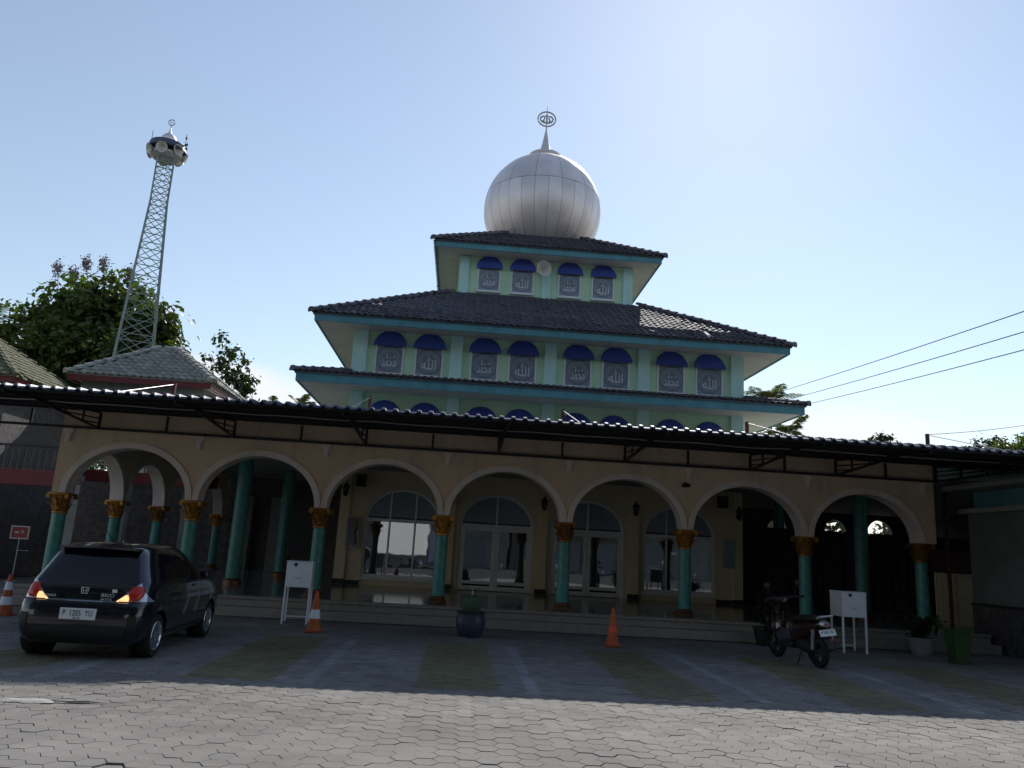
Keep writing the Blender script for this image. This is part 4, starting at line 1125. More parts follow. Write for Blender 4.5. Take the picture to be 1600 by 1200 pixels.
# ------------------------------------------------------------------ trees and palms
def tree(name, base, h, blobs, nleaf, lsize, label, m_leaf, seedv, trunk_r=0.3, droop=0.3):
    rng = random.Random(seedv)
    bx, by, bz = base
    t = thing(name, base, label, 'tree')
    tr = MB()
    top = Vector((bx+rng.uniform(-.3,.3), by, bz+h*0.55))
    tr.tube([(bx,by,bz), (bx+0.1,by,bz+h*0.25), top], [trunk_r, trunk_r*0.8, trunk_r*0.55], 10)
    for (cx, cy, cz, rx, rz) in blobs:
        st = Vector((bx,by,bz)).lerp(top, rng.uniform(0.55, 1.0)); en = Vector((cx, cy, cz))
        md = st.lerp(en, 0.55)+Vector((rng.uniform(-.3,.3), rng.uniform(-.3,.3), -0.25))
        tr.tube([st, md, en], [trunk_r*0.4, trunk_r*0.28, trunk_r*0.1], 7)
        for q in range(5):
            d = Vector((rng.gauss(0,1), rng.gauss(0,1), rng.gauss(0.3,0.7))).normalized()
            tr.tube([md.lerp(en, rng.uniform(0.3,1)), en+Vector((d.x*rx*0.85, d.y*rx*0.85, d.z*rz*0.85))], [trunk_r*0.13, trunk_r*0.03], 5)
    tr.build('trunk', M['bark'], t, smooth=True)
    tot = sum(b[3]*b[3]*b[4] for b in blobs)
    V = []; F = []
    for (cx, cy, cz, rx, rz) in blobs:
        n_ = int(nleaf*rx*rx*rz/tot)
        ncl = max(6, n_//22)
        for c_ in range(ncl):
            d = Vector((rng.gauss(0,1), rng.gauss(0,1), rng.gauss(0,1))).normalized()*rng.uniform(0.25, 1.05)**0.6
            cc = Vector((cx+d.x*rx, cy+d.y*rx, cz+d.z*rz)); cr = lsize*rng.uniform(0.9, 1.9)
            for q in range(22):
                e = Vector((rng.gauss(0,1), rng.gauss(0,1), rng.gauss(0,0.8)))*cr*0.55
                p = cc+e
                nrm = (e.normalized()+Vector((rng.gauss(0,.5), rng.gauss(0,.5), 0.6))).normalized()
                ax = nrm.orthogonal().normalized(); ax.rotate(Matrix.Rotation(rng.uniform(0, 2*pi), 3, nrm)); ay = nrm.cross(ax)
                L_ = lsize*rng.uniform(0.45, 1.3); W_ = L_*0.34
                n0 = len(V)
                V += [p-ax*L_*0.5, p-ay*W_+nrm*0.02, p+ax*L_*0.5-nrm*L_*droop*0.5, p+ay*W_+nrm*0.02]
                F.append((n0, n0+1, n0+2, n0+3))
    me = bpy.data.meshes.new('crown'); off = Vector(base)
    me.from_pydata([tuple(v-off) for v in V], [], F); me.materials.append(m_leaf); me.update()
    o = bpy.data.objects.new('crown', me); COL.objects.link(o); o.parent = t
    return t
TB = 47.0
big = tree('broadleaf_tree', (-22.5, TB, 0), 15, [(-24.0,TB,14.6,2.3,2.0),(-22.2,TB+1,15.6,1.9,1.9),(-26.8,TB,12.6,2.0,1.9),(-24.2,TB-1,11.6,2.6,2.0),(-21.9,TB,12.0,2.2,1.9),(-28.5,TB,10.5,2.2,1.8),(-25.0,TB,9.0,3.2,2.2),(-21.6,TB,9.4,2.4,2.2),(-29.5,TB,8.0,2.6,2.4)],
           30000, 0.42, 'large dark broadleaf tree behind the lattice tower', M['leaf'], 3, 0.45)
sp = MB(); rng = random.Random(5)
for (px, pz) in ((-25.9, 17.2), (-24.9, 16.9), (-24.2, 17.6), (-23.2, 17.7), (-21.6, 17.2)):
    sp.tube([(px+0.3, TB, pz-1.6), (px, TB, pz)], 0.025, 5)
    for q in range(260):
        e = Vector((rng.gauss(0,0.14), rng.gauss(0,0.14), rng.gauss(0,0.24))); p = Vector((px, TB, pz))+e
        a_ = Vector((rng.gauss(0,1), rng.gauss(0,1), rng.gauss(0,1))).normalized()*0.05; b2 = a_.orthogonal().normalized()*0.03
        sp.face([p-a_-b2, p+a_-b2, p+a_+b2, p-a_+b2])
sp.build('seed_panicles', M['seed'], big, fixn=False)
tree('broadleaf_tree', (-18.6, 44.5, 0), 12, [(-18.7,44.5,13.0,1.4,1.7),(-17.9,44.5,11.0,1.4,1.5),(-19.4,44.5,10.6,1.6,1.7)], 5200, 0.5, 'bright leafy tree seen through the legs of the lattice tower', M['leaf'], 11, 0.22)
tree('broadleaf_tree', (-14.9, 47.0, 0), 10, [(-15.1,47,12.9,0.8,0.9),(-14.4,47,11.4,1.0,1.0),(-14.0,47,10.0,1.3,1.2),(-13.0,47,8.9,1.2,1.0),(-15.8,47,11.6,0.7,0.6)], 1300, 0.36, 'thin sparse tree right of the grey tiled pavilion roof', M['leafd'], 21, 0.16)
tree('broadleaf_tree', (42.7, 60, 0), 12, [(42.7,60,12.0,1.3,1.0),(41.2,60,11.3,1.0,0.8),(44.2,60,11.9,1.1,0.9)], 2200, 0.3, 'dark bushy treetop above the canopy at far right', M['leafd'], 31, 0.25)
tree('broadleaf_tree', (38.5, 50, 0), 11, [(37.6,50,10.0,1.2,0.9),(39.2,50,10.6,1.4,1.2),(36.2,50,9.3,1.1,0.8)], 3000, 0.34, 'sunlit yellow-green treetop cut off by the right edge', M['leaf'], 32, 0.25)
tree('broadleaf_tree', (33.7, 60, 0), 11, [(33.9,60,11.9,0.9,0.7),(33.0,60,11.5,0.6,0.5)], 900, 0.28, 'small distant treetop peeping over the canopy right of the mosque', M['leafd'], 33, 0.18)

def palm(base, h, nf, fl, label, seedv, lean=(0,0), m_=None):
    rng = random.Random(seedv); b = Vector(base)
    t = thing('palm_tree', base, label, 'palm')
    topp = b+Vector((lean[0], lean[1], h))
    s = MB(); s.tube([b, b.lerp(topp, 0.5)+Vector((lean[0]*0.2,0,0)), topp], [0.22, 0.17, 0.14], 9); s.build('trunk', M['bark'], t, smooth=True)
    for k in range(nf):
        a = 2*pi*k/nf+rng.uniform(-.25,.25); el = rng.uniform(-0.15, 1.15); L_ = fl*rng.uniform(0.8, 1.1)
        f = MB(); pts = []
        d = Vector((cos(a)*cos(el), sin(a)*cos(el), sin(el)))
        for q in range(11):
            u = q/10; pts.append(topp+d*(L_*u)+Vector((0,0,-L_*0.42*u*u)))
        f.tube(pts, [0.035*(1-0.85*q/10) for q in range(11)], 5)
        for q in range(36):
            u = 0.12+0.87*q/36; i = min(9, int(u*10)); p = pts[i].lerp(pts[i+1], u*10-i); tg = (pts[i+1]-pts[i]).normalized()
            sd = tg.cross(Vector((0,0,1))).normalized()
            for s_ in (-1, 1):
                ll = fl*0.26*sin(pi*min(1, u*0.9+0.12))**0.7*rng.uniform(0.85, 1.1)
                dr = (sd*s_*0.75+tg*0.6+Vector((0,0,-0.22+rng.uniform(-.12,.12)))).normalized()
                w_ = tg*0.022
                f.face([p-w_, p+w_, p+dr*ll*0.6+w_*0.8+Vector((0,0,-0.02)), p+dr*ll+Vector((0,0,-ll*0.16)), p+dr*ll*0.6-w_*0.8+Vector((0,0,-0.02))])
        f.build('frond', m_ or M['palm'], t, fixn=False)
    return t
palm((18.4, 45, 0), 11.4, 16, 2.4, 'palm tree behind the right end of the lower mosque roof', 41)
palm((16.5, 38, 0), 8.3, 16, 2.2, 'lower palm showing under the right corner of the lower eave', 42)
palm((-10.8, 50, 0), 10.0, 11, 1.7, 'far palm crown left of the lower mosque eave', 43)
palm((-13.6, 54, 0), 10.4, 11, 1.7, 'farther palm crown over the canopy, left of the other far palm', 45)
palm((-28.6, 46, 0), 13.2, 12, 3.0, 'pale palm at the far left edge beside the big tree', 44)

# ------------------------------------------------------------------ overhead lines
def pole(x, y, h, label):
    t = thing('utility_pole', (x, y, 0), label, 'pole')
    b_ = MB(); b_.tube([(x,y,0),(x,y,h)], [0.16,0.11], 10); b_.build('shaft', M['greywall'], t)
    b_ = MB(); b_.box(x-0.9,x+0.9,y-0.06,y+0.06,h-0.5,h-0.38); b_.build('crossarm', M['steel'], t)
pole(29.0, 86.0, 18.0, 'far utility pole hidden behind the mosque roof and palms')
pole(20.6, 21.0, 14.6, 'near utility pole just right of the picture edge')
for i, (nz, fz, fx, lab) in enumerate(((11.25, 15.75, 25.2, 'top'), (10.45, 15.2, 26.0, 'middle'), (9.75, 14.75, 27.0, 'lowest'))):
    b_ = MB(); pts = []
    for k in range(25):
        u = k/24; pts.append((lerp(20.6, lerp(20.6,fx,1.667), u), lerp(21.0, 86.0, u), lerp(nz, lerp(nz,fz,1.667), u)-0.5*4*u*(1-u)*0.5))
    b_.tube(pts, 0.022, 5); o = b_.build('power_line', M['wire']); tag(o, lab+' of the three cables running up to the right edge', 'cable', 'overhead cables')
b_ = MB(); b_.tube([(lerp(11.52, 24, k/14), lerp(18.3, 25, k/14), lerp(5.1, 8.3, k/14)-0.25*4*(k/14)*(1-k/14)) for k in range(15)], 0.008, 4)
o = b_.build('thin_wire', M['steel']); tag(o, 'thin pale wire rising right from the last canopy post', 'cable')

# ------------------------------------------------------------------ traffic cones
def cone(x, y, h, label, bands, rz=0):
    t = thing('traffic_cone', (x, y, 0), label, 'cone', 'traffic cones on the yard')
    R = 0.135; f = lambda z: lerp(R, 0.028, z/h)
    b_ = MB(); b_.box(x-0.155,x+0.155,y-0.155,y+0.155,0.004,0.03,0.012); b_.build('base', M['orange'], t)
    b_ = MB(); b_.lathe([(f(0)+0.01,0.036),(f(0.03*h),0.06)]+[(f(h*q/10), h*q/10) for q in range(1,11)]+[(0.012,h+0.008)], (x,y,0), 24); b_.build('body', M['orange'], t, smooth=True, angle=40)
    for (a, b, m_) in bands:
        b_ = MB(); b_.lathe([(f(a*h)+0.004, a*h),(f(b*h)+0.004, b*h)], (x,y,0), 24, cap=False); b_.build('band', M[m_], t, smooth=True)
cone(-2.57, 15.22, 0.74, 'orange cone with one white band beside the white donation box', [(0.34, 0.56, 'reflect')])
cone(3.11, 15.36, 0.71, 'plain orange cone with a faded red band, right of centre', [(0.36, 0.52, 'orange2')])
cone(-8.30, 15.45, 0.74, 'orange cone with two white bands cut off by the left edge', [(0.26, 0.46, 'reflect'), (0.62, 0.82, 'reflect')])

# ------------------------------------------------------------------ donation boxes
def donation_box(x, y, label, rz):
    t = thing('donation_box', (x, y, 0), label, 'box', 'white donation boxes before the steps')
    w_, d_, z0, z1 = 0.26, 0.30, 0.72, 1.22
    b_ = MB(); b_.box(x-w_,x+w_,y-d_,y+d_,z0,z1,0.006); b_.build('body', M['white'], t)
    b_ = MB(); b_.box(x-w_-0.012,x+w_+0.012,y-d_-0.012,y+d_+0.012,z1+0.001,z1+0.02,0.004); l_ = b_.build('lid', M['white'], t)
    b_ = MB(); b_.box(x-0.09,x+0.09,y-0.012,y+0.012,z1+0.0205,z1+0.0225); b_.build('slot', M['ink'], l_)
    b_ = MB(); b_.lathe([(0.035, y-d_-0.014),(0.035,y-d_-0.002)], (x-0.08,0,z1-0.05), 12, axis='y'); b_.build('latch', M['black'], t)
    b_ = MB(); b_.tube([(x-0.07+0.14*k/8, y-d_-0.005, z0+0.21-0.035*sin(pi*k/8)) for k in range(9)], 0.006, 5); b_.build('curved_mark', M['steel'], t)
    for sx in (-1,1):
        for sy in (-1,1):
            b_ = MB(); b_.bar((x+sx*(w_-0.018), y+sy*(d_-0.018), 0.0), (x+sx*(w_-0.018), y+sy*(d_-0.018), z0-0.001), 0.035); b_.build('leg', M['white'], t)
    b_ = MB(); b_.bar((x-w_+0.03, y+d_-0.018, 0.10), (x+w_-0.03, y+d_-0.018, 0.10), 0.022); b_.build('crossbar', M['white'], t)
    t.rotation_euler = (0,0,rz)
donation_box(-3.22, 16.75, 'white steel donation box on four legs, left, beside the banded cone', 0.10)
donation_box(8.45, 16.60, 'white steel donation box on four legs, right, behind the motorcycle', -0.05)

# ------------------------------------------------------------------ pots and plants
t = thing('potted_cactus', (0.35, 15.75, 0), 'blue round pot with a stout ribbed cactus and two sprouting leaves', 'potted plant')
x, y = 0.36, 15.75
b_ = MB(); b_.lathe([(0.20,0.003),(0.24,0.06),(0.285,0.2),(0.29,0.32),(0.265,0.42),(0.275,0.455),(0.29,0.465),(0.275,0.475),(0.24,0.45),(0.235,0.41)], (x,y,0), 32); b_.build('pot', M['bluepot'], t, smooth=True, angle=40)
b_ = MB(); b_.lathe([(0.24,0.405),(0.05,0.42)], (x,y,0), 20); b_.build('soil', M['soil'], t)
b_ = MB(); NR = 22; V = []; F = []; NS = NR*4
for i in range(11):
    v = i/10; rr = 0.195*(sin(pi*(0.18+0.74*v))**0.5)
    for k in range(NS):
        a = 2*pi*k/NS; rib = 1-0.12*(0.5+0.5*cos(NR*a)); V.append((x+rr*rib*cos(a), y+rr*rib*sin(a), 0.40+0.40*v))
for i in range(10):
    for k in range(NS): F.append((i*NS+k, i*NS+(k+1)%NS, (i+1)*NS+(k+1)%NS, (i+1)*NS+k))
F.append(tuple(10*NS+k for k in range(NS))); b_.raw(V, F); b_.build('cactus_body', M['cactus'], t, smooth=True)
b_ = MB(); b_.tube([(x,y,0.78),(x,y-0.0,0.90)], 0.01, 6)
b_.build('sprout_stem', M['frame'], t)
for s in (-1, 1):
    b_ = MB()
    P = [Vector((x+s*q*0.16, y-0.02, 0.88+0.09*q-0.03*q*q)) for q in (0,0.25,0.5,0.75,1.0)]; W = (0.01,0.028,0.035,0.025,0.003)
    for i in range(4): b_.face([P[i]-Vector((0,W[i],0.01)), P[i+1]-Vector((0,W[i+1],0.01)), P[i+1]+Vector((0,W[i+1],0)), P[i]+Vector((0,W[i],0))])
    b_.build('leaf', M['leafd'], t, fixn=False)

def leafy_pot(x, y, pr, ph, pm, nst, h, spread, ll, label, seedv, arch=0.5, name='potted_shrub'):
    rng = random.Random(seedv)
    t = thing(name, (x, y, 0), label, 'potted plant')
    b_ = MB(); b_.lathe([(pr*0.7,0.003),(pr*0.85,ph*0.4),(pr,ph*0.9),(pr*1.06,ph*0.92),(pr*1.06,ph),(pr*0.92,ph),(pr*0.9,ph*0.85)], (x,y,0), 24); b_.build('pot', pm, t, smooth=True, angle=40)
    b_ = MB(); b_.lathe([(pr*0.89,ph*0.84),(0.02,ph*0.88)], (x,y,0), 16); b_.build('soil', M['soil'], t)
    for k in range(nst):
        a = rng.uniform(0,2*pi); r = spread*rng.uniform(0.3,1.0); hh = h*rng.uniform(0.6,1.05)
        P = [Vector((x+cos(a)*r*(q/6)**(1+arch), y+sin(a)*r*(q/6)**(1+arch), ph*0.85+(hh-ph)*(q/6)*(1.25-0.25*(q/6) if arch < 0.8 else 1.7-1.0*(q/6)))) for q in range(7)]
        f = MB(); f.tube(P, [0.012*(1-0.8*q/6) for q in range(7)], 5)
        for q in range(26):
            u = rng.uniform(0.25,1.0)*5.99; i = int(u); p = P[i].lerp(P[i+1], u-i)
            d = Vector((rng.gauss(0,1),rng.gauss(0,1),rng.gauss(0.2,0.7))).normalized(); L_ = ll*rng.uniform(0.6,1.1); sd = d.cross(Vector((0,0,1))).normalized()*L_*0.24
            f.face([p, p+d*L_*0.45-sd, p+d*L_-Vector((0,0,L_*0.25)), p+d*L_*0.45+sd])
        f.build('stem_with_leaves', M['leafd'], t, fixn=False)
leafy_pot(6.75, 16.95, 0.24, 0.38, M['plastic'], 16, 1.25, 0.52, 0.17, 'tall dark leafy shrub in a black pot left of the motorcycle', 51)
leafy_pot(10.05, 16.6, 0.27, 0.36, M['greypot'], 18, 0.95, 0.66, 0.20, 'drooping leafy plant in a grey pot beside the green bin', 52, 1.0)

t = thing('waste_bin', (10.05, 15.35, 0), 'plain green plastic waste bin at the right by the wing wall', 'bin')
x, y = 10.05, 15.35
b_ = MB(); z1 = 0.62
V = []
for (hw, hd, z) in ((0.14,0.13,0.004),(0.18,0.17,z1),(0.2,0.19,z1),(0.2,0.19,z1+0.03),(0.17,0.16,z1+0.03),(0.16,0.15,z1-0.1)):
    V += [(x-hw,y-hd,z),(x+hw,y-hd,z),(x+hw,y+hd,z),(x-hw,y+hd,z)]
F = [(0,3,2,1)]+[(i*4+k, i*4+(k+1)%4, (i+1)*4+(k+1)%4, (i+1)*4+k) for i in range(5) for k in range(4)]+[(20,21,22,23)]
b_.raw(V,F); b_.build('body', M['greenbin'], t)
b_ = MB(); b_.tube([(x-0.1,y-0.188,z1+0.01),(x-0.1,y-0.225,z1),(x+0.1,y-0.225,z1),(x+0.1,y-0.188,z1+0.01)],0.012,6); b_.build('handle', M['greenbin'], t)

# ------------------------------------------------------------------ hatchback car
CARX, CARY = -4.84, 10.72        # middle of the rear bumper
car = thing('hatchback_car', (CARX, CARY, 0), 'dark navy hatchback car parked nose-in with tail lamps lit', 'car')
LV = [(0.20,.14,3.58,.72),(0.25,.07,3.66,.79),(0.33,.02,3.72,.825),(0.45,0.0,3.76,.838),(0.58,0.0,3.76,.842),(0.68,.02,3.74,.842),(0.735,.04,3.71,.838),(0.75,.075,3.69,.834),
      (0.85,.10,3.60,.828),(0.93,.125,3.42,.818),(0.975,.145,3.05,.806),(1.01,.16,2.86,.79),(1.06,.185,2.74,.765),(1.18,.25,2.53,.715),(1.30,.325,2.30,.665),(1.39,.40,2.10,.62),(1.44,.48,1.97,.575),(1.475,.66,1.75,.48),(1.492,1.0,1.45,.28),(1.495,1.18,1.28,.06)]
def lev(z):
    for (a, b) in zip(LV[:-1], LV[1:]):
        if z <= b[0]: 
            t_ = max(0,(z-a[0])/(b[0]-a[0])); return [lerp(a[i], b[i], t_) for i in (1,2,3)]
    return list(LV[-1][1:])
def car_n(z): return lerp(9.5, 6.0, max(0, min(1, (z-0.7)/0.5)))
def car_pt(ang, z, off=0.0):
    """point on the body: plan angle (0 = rear middle, pi/2 = right side, pi = front) at height z"""
    yr, yf, b = lev(z); c = (yr+yf)/2; a = (yf-yr)/2; nn = car_n(z)
    s_, c_ = sin(ang), -cos(ang)
    r = (abs(s_/b)**nn + abs(c_/a)**nn)**(-1/nn)
    return Vector((s_*r, c+c_*r, z))
def ang_for(x, z):
    """plan angle of the rear face at sideways x"""
    yr, yf, b = lev(z); a = (yf-yr)/2
    return atan2(x, a*(1-abs(x/b)**car_n(z))**(1/car_n(z))) if abs(x) < b else pi/4
def W_(p): return (CARX+p.x, CARY+p.y, p.z)
angs = []
for k in range(40): angs.append(ang_for(lerp(-0.80,0.80,k/39), 0.6))
side = [pi/2*0.0]
a_end = angs[-1]
more = [lerp(a_end, pi-a_end, k/44) for k in range(1,44)]
frontang = [pi-a for a in angs[::-1]]
ring_a = angs + more + frontang + [2*pi-m_ for m_ in more[::-1]]
body = MB(); NA = len(ring_a)
zs = []
for (a, b) in zip(LV[:-1], LV[1:]):
    zs += [lerp(a[0], b[0], q/2) for q in range(2)]
zs.append(LV[-1][0])
V = [car_pt(a, z) for z in zs for a in ring_a]
F = [(i*NA+k, i*NA+(k+1)%NA, (i+1)*NA+(k+1)%NA, (i+1)*NA+k) for i in range(len(zs)-1) for k in range(NA)]
F.append(tuple(range(NA-1,-1,-1))); F.append(tuple((len(zs)-1)*NA+k for k in range(NA)))
body.raw([W_(p) for p in V], F)
bo = body.build('body', M['carpaint'], car, smooth=True, angle=28)
WHEELS = [(-0.735, 0.60), (0.735, 0.60), (-0.735, 3.02), (0.735, 3.02)]
cut = MB()
for (wx, wy) in WHEELS:
    s = 1 if wx > 0 else -1
    cut.lathe([(0.335, -0.16), (0.335, 0.2)], (CARX+wx, CARY+wy, 0.29), 28, axis='x')
co_ = cut.build('cutter', M['plastic'])
mdf = bo.modifiers.new('b', 'BOOLEAN'); mdf.object = co_; mdf.operation = 'DIFFERENCE'; mdf.solver = 'EXACT'
dg = bpy.context.evaluated_depsgraph_get(); dg.update()
nm = bpy.data.meshes.new_from_object(bo.evaluated_get(dg)); bo.modifiers.clear(); bo.data = nm; bpy.data.objects.remove(co_)
nm.set_sharp_from_angle(angle=radians(28))

def car_patch(name, m_, fn, nu, nv, parent=car, off=0.004, bulge=0.0, thick=True):
    """fn(u,v) -> (angle, z); a panel that lies on the body and stands off it"""
    cxy = Vector((0, 1.9, 0))
    P = []
    for j in range(nv+1):
        for i in range(nu+1):
            a, z = fn(i/nu, j/nv); p = car_pt(a, z)
            e = 0.003; n_ = (car_pt(a+e, z)-car_pt(a-e, z)).cross(car_pt(a, z+e*2)-car_pt(a, z-e*2)).normalized()
            if n_.dot(Vector((p.x, p.y-1.9, 0.3))) < 0: n_ = -n_
            u, v = i/nu*2-1, j/nv*2-1
            bl = bulge*max(0, (1-u*u))*max(0, (1-v*v))
            P.append((p, n_, off+bl))
    m2 = MB(); N = nu+1
    V = [W_(p+n_*o) for p, n_, o in P] + [W_(p-n_*0.004) for p, n_, o in P]
    F = [(j*N+i, j*N+i+1, (j+1)*N+i+1, (j+1)*N+i) for j in range(nv) for i in range(nu)]
    K = len(P); edge = [i for i in range(nu)]; 
    border = [i for i in range(N)] + [j*N+nu for j in range(1, nv+1)] + [nv*N+i for i in range(nu-1,-1,-1)] + [j*N for j in range(nv-1,0,-1)]
    for a, b in zip(border, border[1:]+border[:1]): F.append((a, b, K+b, K+a))
    m2.raw(V, F)
    return m2.build(name, m_, parent, smooth=True, angle=40)
# glazing
rw = car_patch('rear_window', M['carglass'], lambda u, v: ((lambda z: ang_for(lerp(-1,1,u)*lerp(0.64,0.47,v), z))(lerp(0.97,1.375,v))), 20, 8) if False else None
def rwf(u, v):
    z = lerp(0.955, 1.385, v); return ang_for(lerp(-1,1,u)*lerp(0.655,0.50,v), z), z
rw = car_patch('rear_window', M['carglass'], rwf, 20, 8)
def ang_y(y, z, sgn):
    yr, yf, b = lev(z); c = (yr+yf)/2; a = (yf-yr)/2; t_ = max(-0.999, min(0.999, (y-c)/a)); xx = b*(1-abs(t_)**car_n(z))**(1/car_n(z))
    an = atan2(xx, -(y-c)); return an if sgn > 0 else -an
for sgn in (-1, 1):
    for (ya0, yb0, ya1, yb1) in ((0.62,1.26,0.78,1.28),(1.32,2.34,1.34,1.96)):
        def sf(u, v, A=(ya0,yb0,ya1,yb1), sg=sgn):
            z = lerp(1.03, 1.375, v); y = lerp(lerp(A[0],A[2],v), lerp(A[1],A[3],v), u); return ang_y(y, z, sg), z
        car_patch('side_window', M['carglass'], sf, 10, 5, off=0.003)
def wsf(u, v):
    z = lerp(1.03, 1.40, v); return pi-ang_for(lerp(-1,1,u)*lerp(0.68,0.52,v), z), z
car_patch('windscreen', M['carglass'], wsf, 16, 6)
# tail lamps: clear corner housing, round red lens, lit reversing lamp
for sgn in (-1, 1):
    def hf(u, v, sg=sgn):
        z = lerp(0.752, 0.985, v); x0, x1 = lerp(0.43,0.66,v), 0.79
        # wraps round the corner
        a0 = ang_for(x0, z); a1 = ang_y(lerp(0.36,0.22,v), z, 1); a = lerp(a0, a1, u*lerp(1.0, 0.45, v))
        return sg*a, z
    lamp = car_patch('tail_lamp', M['clearlens'], hf, 12, 8, off=0.008)
    N_ = 24; m2 = MB(); cen = 0.648; cz = 0.862; ring_ = []
    V = []; 
    for q in range(7):
        r = 0.096*sin(pi/2*q/6); d = 0.020+0.030*cos(pi/2*q/6)
        for k in range(N_):
            x_ = cen+r*cos(2*pi*k/N_)*0.92; z_ = cz+r*sin(2*pi*k/N_)
            p = car_pt(ang_for(min(x_,0.79), z_), z_); 
            V.append((CARX+sgn*x_, CARY+p.y-d*(1 if q < 6 else 0.3), z_))
    F = [(i*N_+k, i*N_+(k+1)%N_, (i+1)*N_+(k+1)%N_, (i+1)*N_+k) for i in range(6) for k in range(N_)]
    m2.raw(V, F); m2.build('red_lens', M['redlens'], lamp, smooth=True)
    def af(u, v, sg=sgn):
        z = lerp(0.755, 0.835, v); return sg*ang_for(lerp(lerp(0.43,0.53,v), 0.575, u), z), z
    car_patch('reversing_lamp', M['amber'], af, 8, 5, parent=lamp, off=0.016, bulge=0.004)
# rear trim
def chf(u, v): z = lerp(0.738, 0.750, v); return ang_for(lerp(-0.46, 0.46, u), z), z
car_patch('chrome_strip', M['chrome'], chf, 20, 2, off=0.012)
def bmf(u, v): z = lerp(0.24, 0.44, v); return ang_for(lerp(-0.60, 0.60, u), z), z
car_patch('bumper_insert', M['plastic'], bmf, 20, 4, off=0.010)
for sgn in (-1, 1):
    def rf(u, v, sg=sgn): z = lerp(0.40, 0.58, v); return sg*ang_for(lerp(0.62, 0.72, u), z), z
    car_patch('bumper_vent', M['plastic'], rf, 6, 4, off=0.008)
sp_ = MB(); V = []; NX = 12
for i in range(NX+1):
    u = i/NX*2-1; x_ = u*0.52; cur = 0.05*u*u
    V += [(CARX+x_, CARY+0.28+cur, 1.415-0.012*u*u), (CARX+x_, CARY+0.275+cur, 1.440-0.012*u*u), (CARX+x_, CARY+0.62+cur, 1.478-0.05*u*u), (CARX+x_, CARY+0.62+cur, 1.43-0.05*u*u)]
F = [(i*4+k, i*4+(k+1)%4, (i+1)*4+(k+1)%4, (i+1)*4+k) for i in range(NX) for k in range(4)] + [(0,1,2,3), (NX*4+3,NX*4+2,NX*4+1,NX*4)]
sp_.raw(V, F); sp_.build('spoiler', M['carpaint'], car, smooth=True, angle=40)
b_ = MB(); b_.tube([(CARX+0.02, CARY+0.75, 1.487), (CARX+0.0, CARY+0.45, 1.66)], [0.006, 0.003], 6); b_.build('aerial', M['plastic'], car)
for sgn in (-1, 1):      # door gaps, wing gap, bumper gap
    for (y0_, y1_, za, zb) in ((0.98, 0.88, 0.40, 1.02), (1.29, 1.30, 0.32, 1.40), (2.36, 2.42, 0.32, 1.0)):
        def gf(u, v, A=(y0_, y1_, za, zb), sg=sgn):
            z = lerp(A[2], A[3], v); return ang_y(lerp(A[0], A[1], v)+(u-0.5)*0.010, z, sg), z
        car_patch('panel_gap', M['ink'], gf, 1, 10, off=0.0015)
    def sg_(u, v, sg=sgn):
        z = lerp(0.275, 0.335, v); return ang_y(lerp(0.98, 2.62, u), z, sg), z
    car_patch('sill_trim', M['plastic'], sg_, 16, 2, off=0.008)
def hg(u, v): z = lerp(0.716, 0.726, v); return ang_for(lerp(-0.78, 0.78, u), z), z
car_patch('panel_gap', M['ink'], hg, 24, 1, off=0.0015)
def tg_(u, v): z = lerp(0.905, 0.945, v); return ang_for(lerp(-0.60, 0.60, u), z), z
car_patch('hatch_trim', M['plastic'], tg_, 20, 2, off=0.004)
# number plate in its recess
py_ = CARY-0.014
b_ = MB(); b_.box(CARX-0.225, CARX+0.225, py_, py_+0.03, 0.515, 0.655, 0.004); pl = b_.build('number_plate', M['plate'], car)
text_part('plate_lettering', 'P  1205  YU', 0.105, M['ink'], pl, (CARX, py_-0.002, 0.598), FRONT, (0.73, 1.0))
text_part('plate_date', '09 26', 0.038, M['ink'], pl, (CARX-0.01, py_-0.002, 0.535), FRONT)
def rear_y(x, z): return CARY+car_pt(ang_for(x, z), z).y
# badge: an H in a rounded square
by_ = rear_y(0, 0.875)-0.012
b_ = MB()
out = [(-0.05,0.042),(0.05,0.042),(0.04,-0.042),(-0.04,-0.042)]; inn = [(-0.042,0.034),(0.042,0.034),(0.033,-0.034),(-0.033,-0.034)]
for k in range(4):
    o0, o1, i0, i1 = out[k], out[(k+1)%4], inn[k], inn[(k+1)%4]
    for yy in (by_-0.006, by_+0.006): b_.face([(CARX+o0[0],yy,0.875+o0[1]),(CARX+o1[0],yy,0.875+o1[1]),(CARX+i1[0],yy,0.875+i1[1]),(CARX+i0[0],yy,0.875+i0[1])])
for s in (-1,1): b_.bar((CARX+s*0.026,by_,0.875+0.032),(CARX+s*0.016,by_,0.875-0.032),0.008)
b_.bar((CARX-0.02,by_,0.872),(CARX+0.02,by_,0.872),0.008)
b_.build('badge', M['mark'], car, fixn=False)
text_part('wordmark', 'HONDA', 0.046, M['mark'], car, (CARX-0.42, rear_y(0.42,0.80)-0.022, 0.80), (pi/2-0.12,0,0))
text_part('wordmark', 'BRIO', 0.064, M['mark'], car, (CARX+0.31, rear_y(0.31,0.81)-0.022, 0.826), (pi/2-0.12,0,0), (1.2, 1))
text_part('wordmark', 'SATYA', 0.04, M['mark'], car, (CARX+0.30, rear_y(0.30,0.775)-0.022, 0.776), (pi/2-0.12,0,0), (1.2, 1))
b_ = MB(); yy = rear_y(0.39, 0.87)-0.006; b_.box(CARX+0.345, CARX+0.405, yy-0.002, yy+0.004, 0.862, 0.902); b_.build('sticker', M['plate'], car)
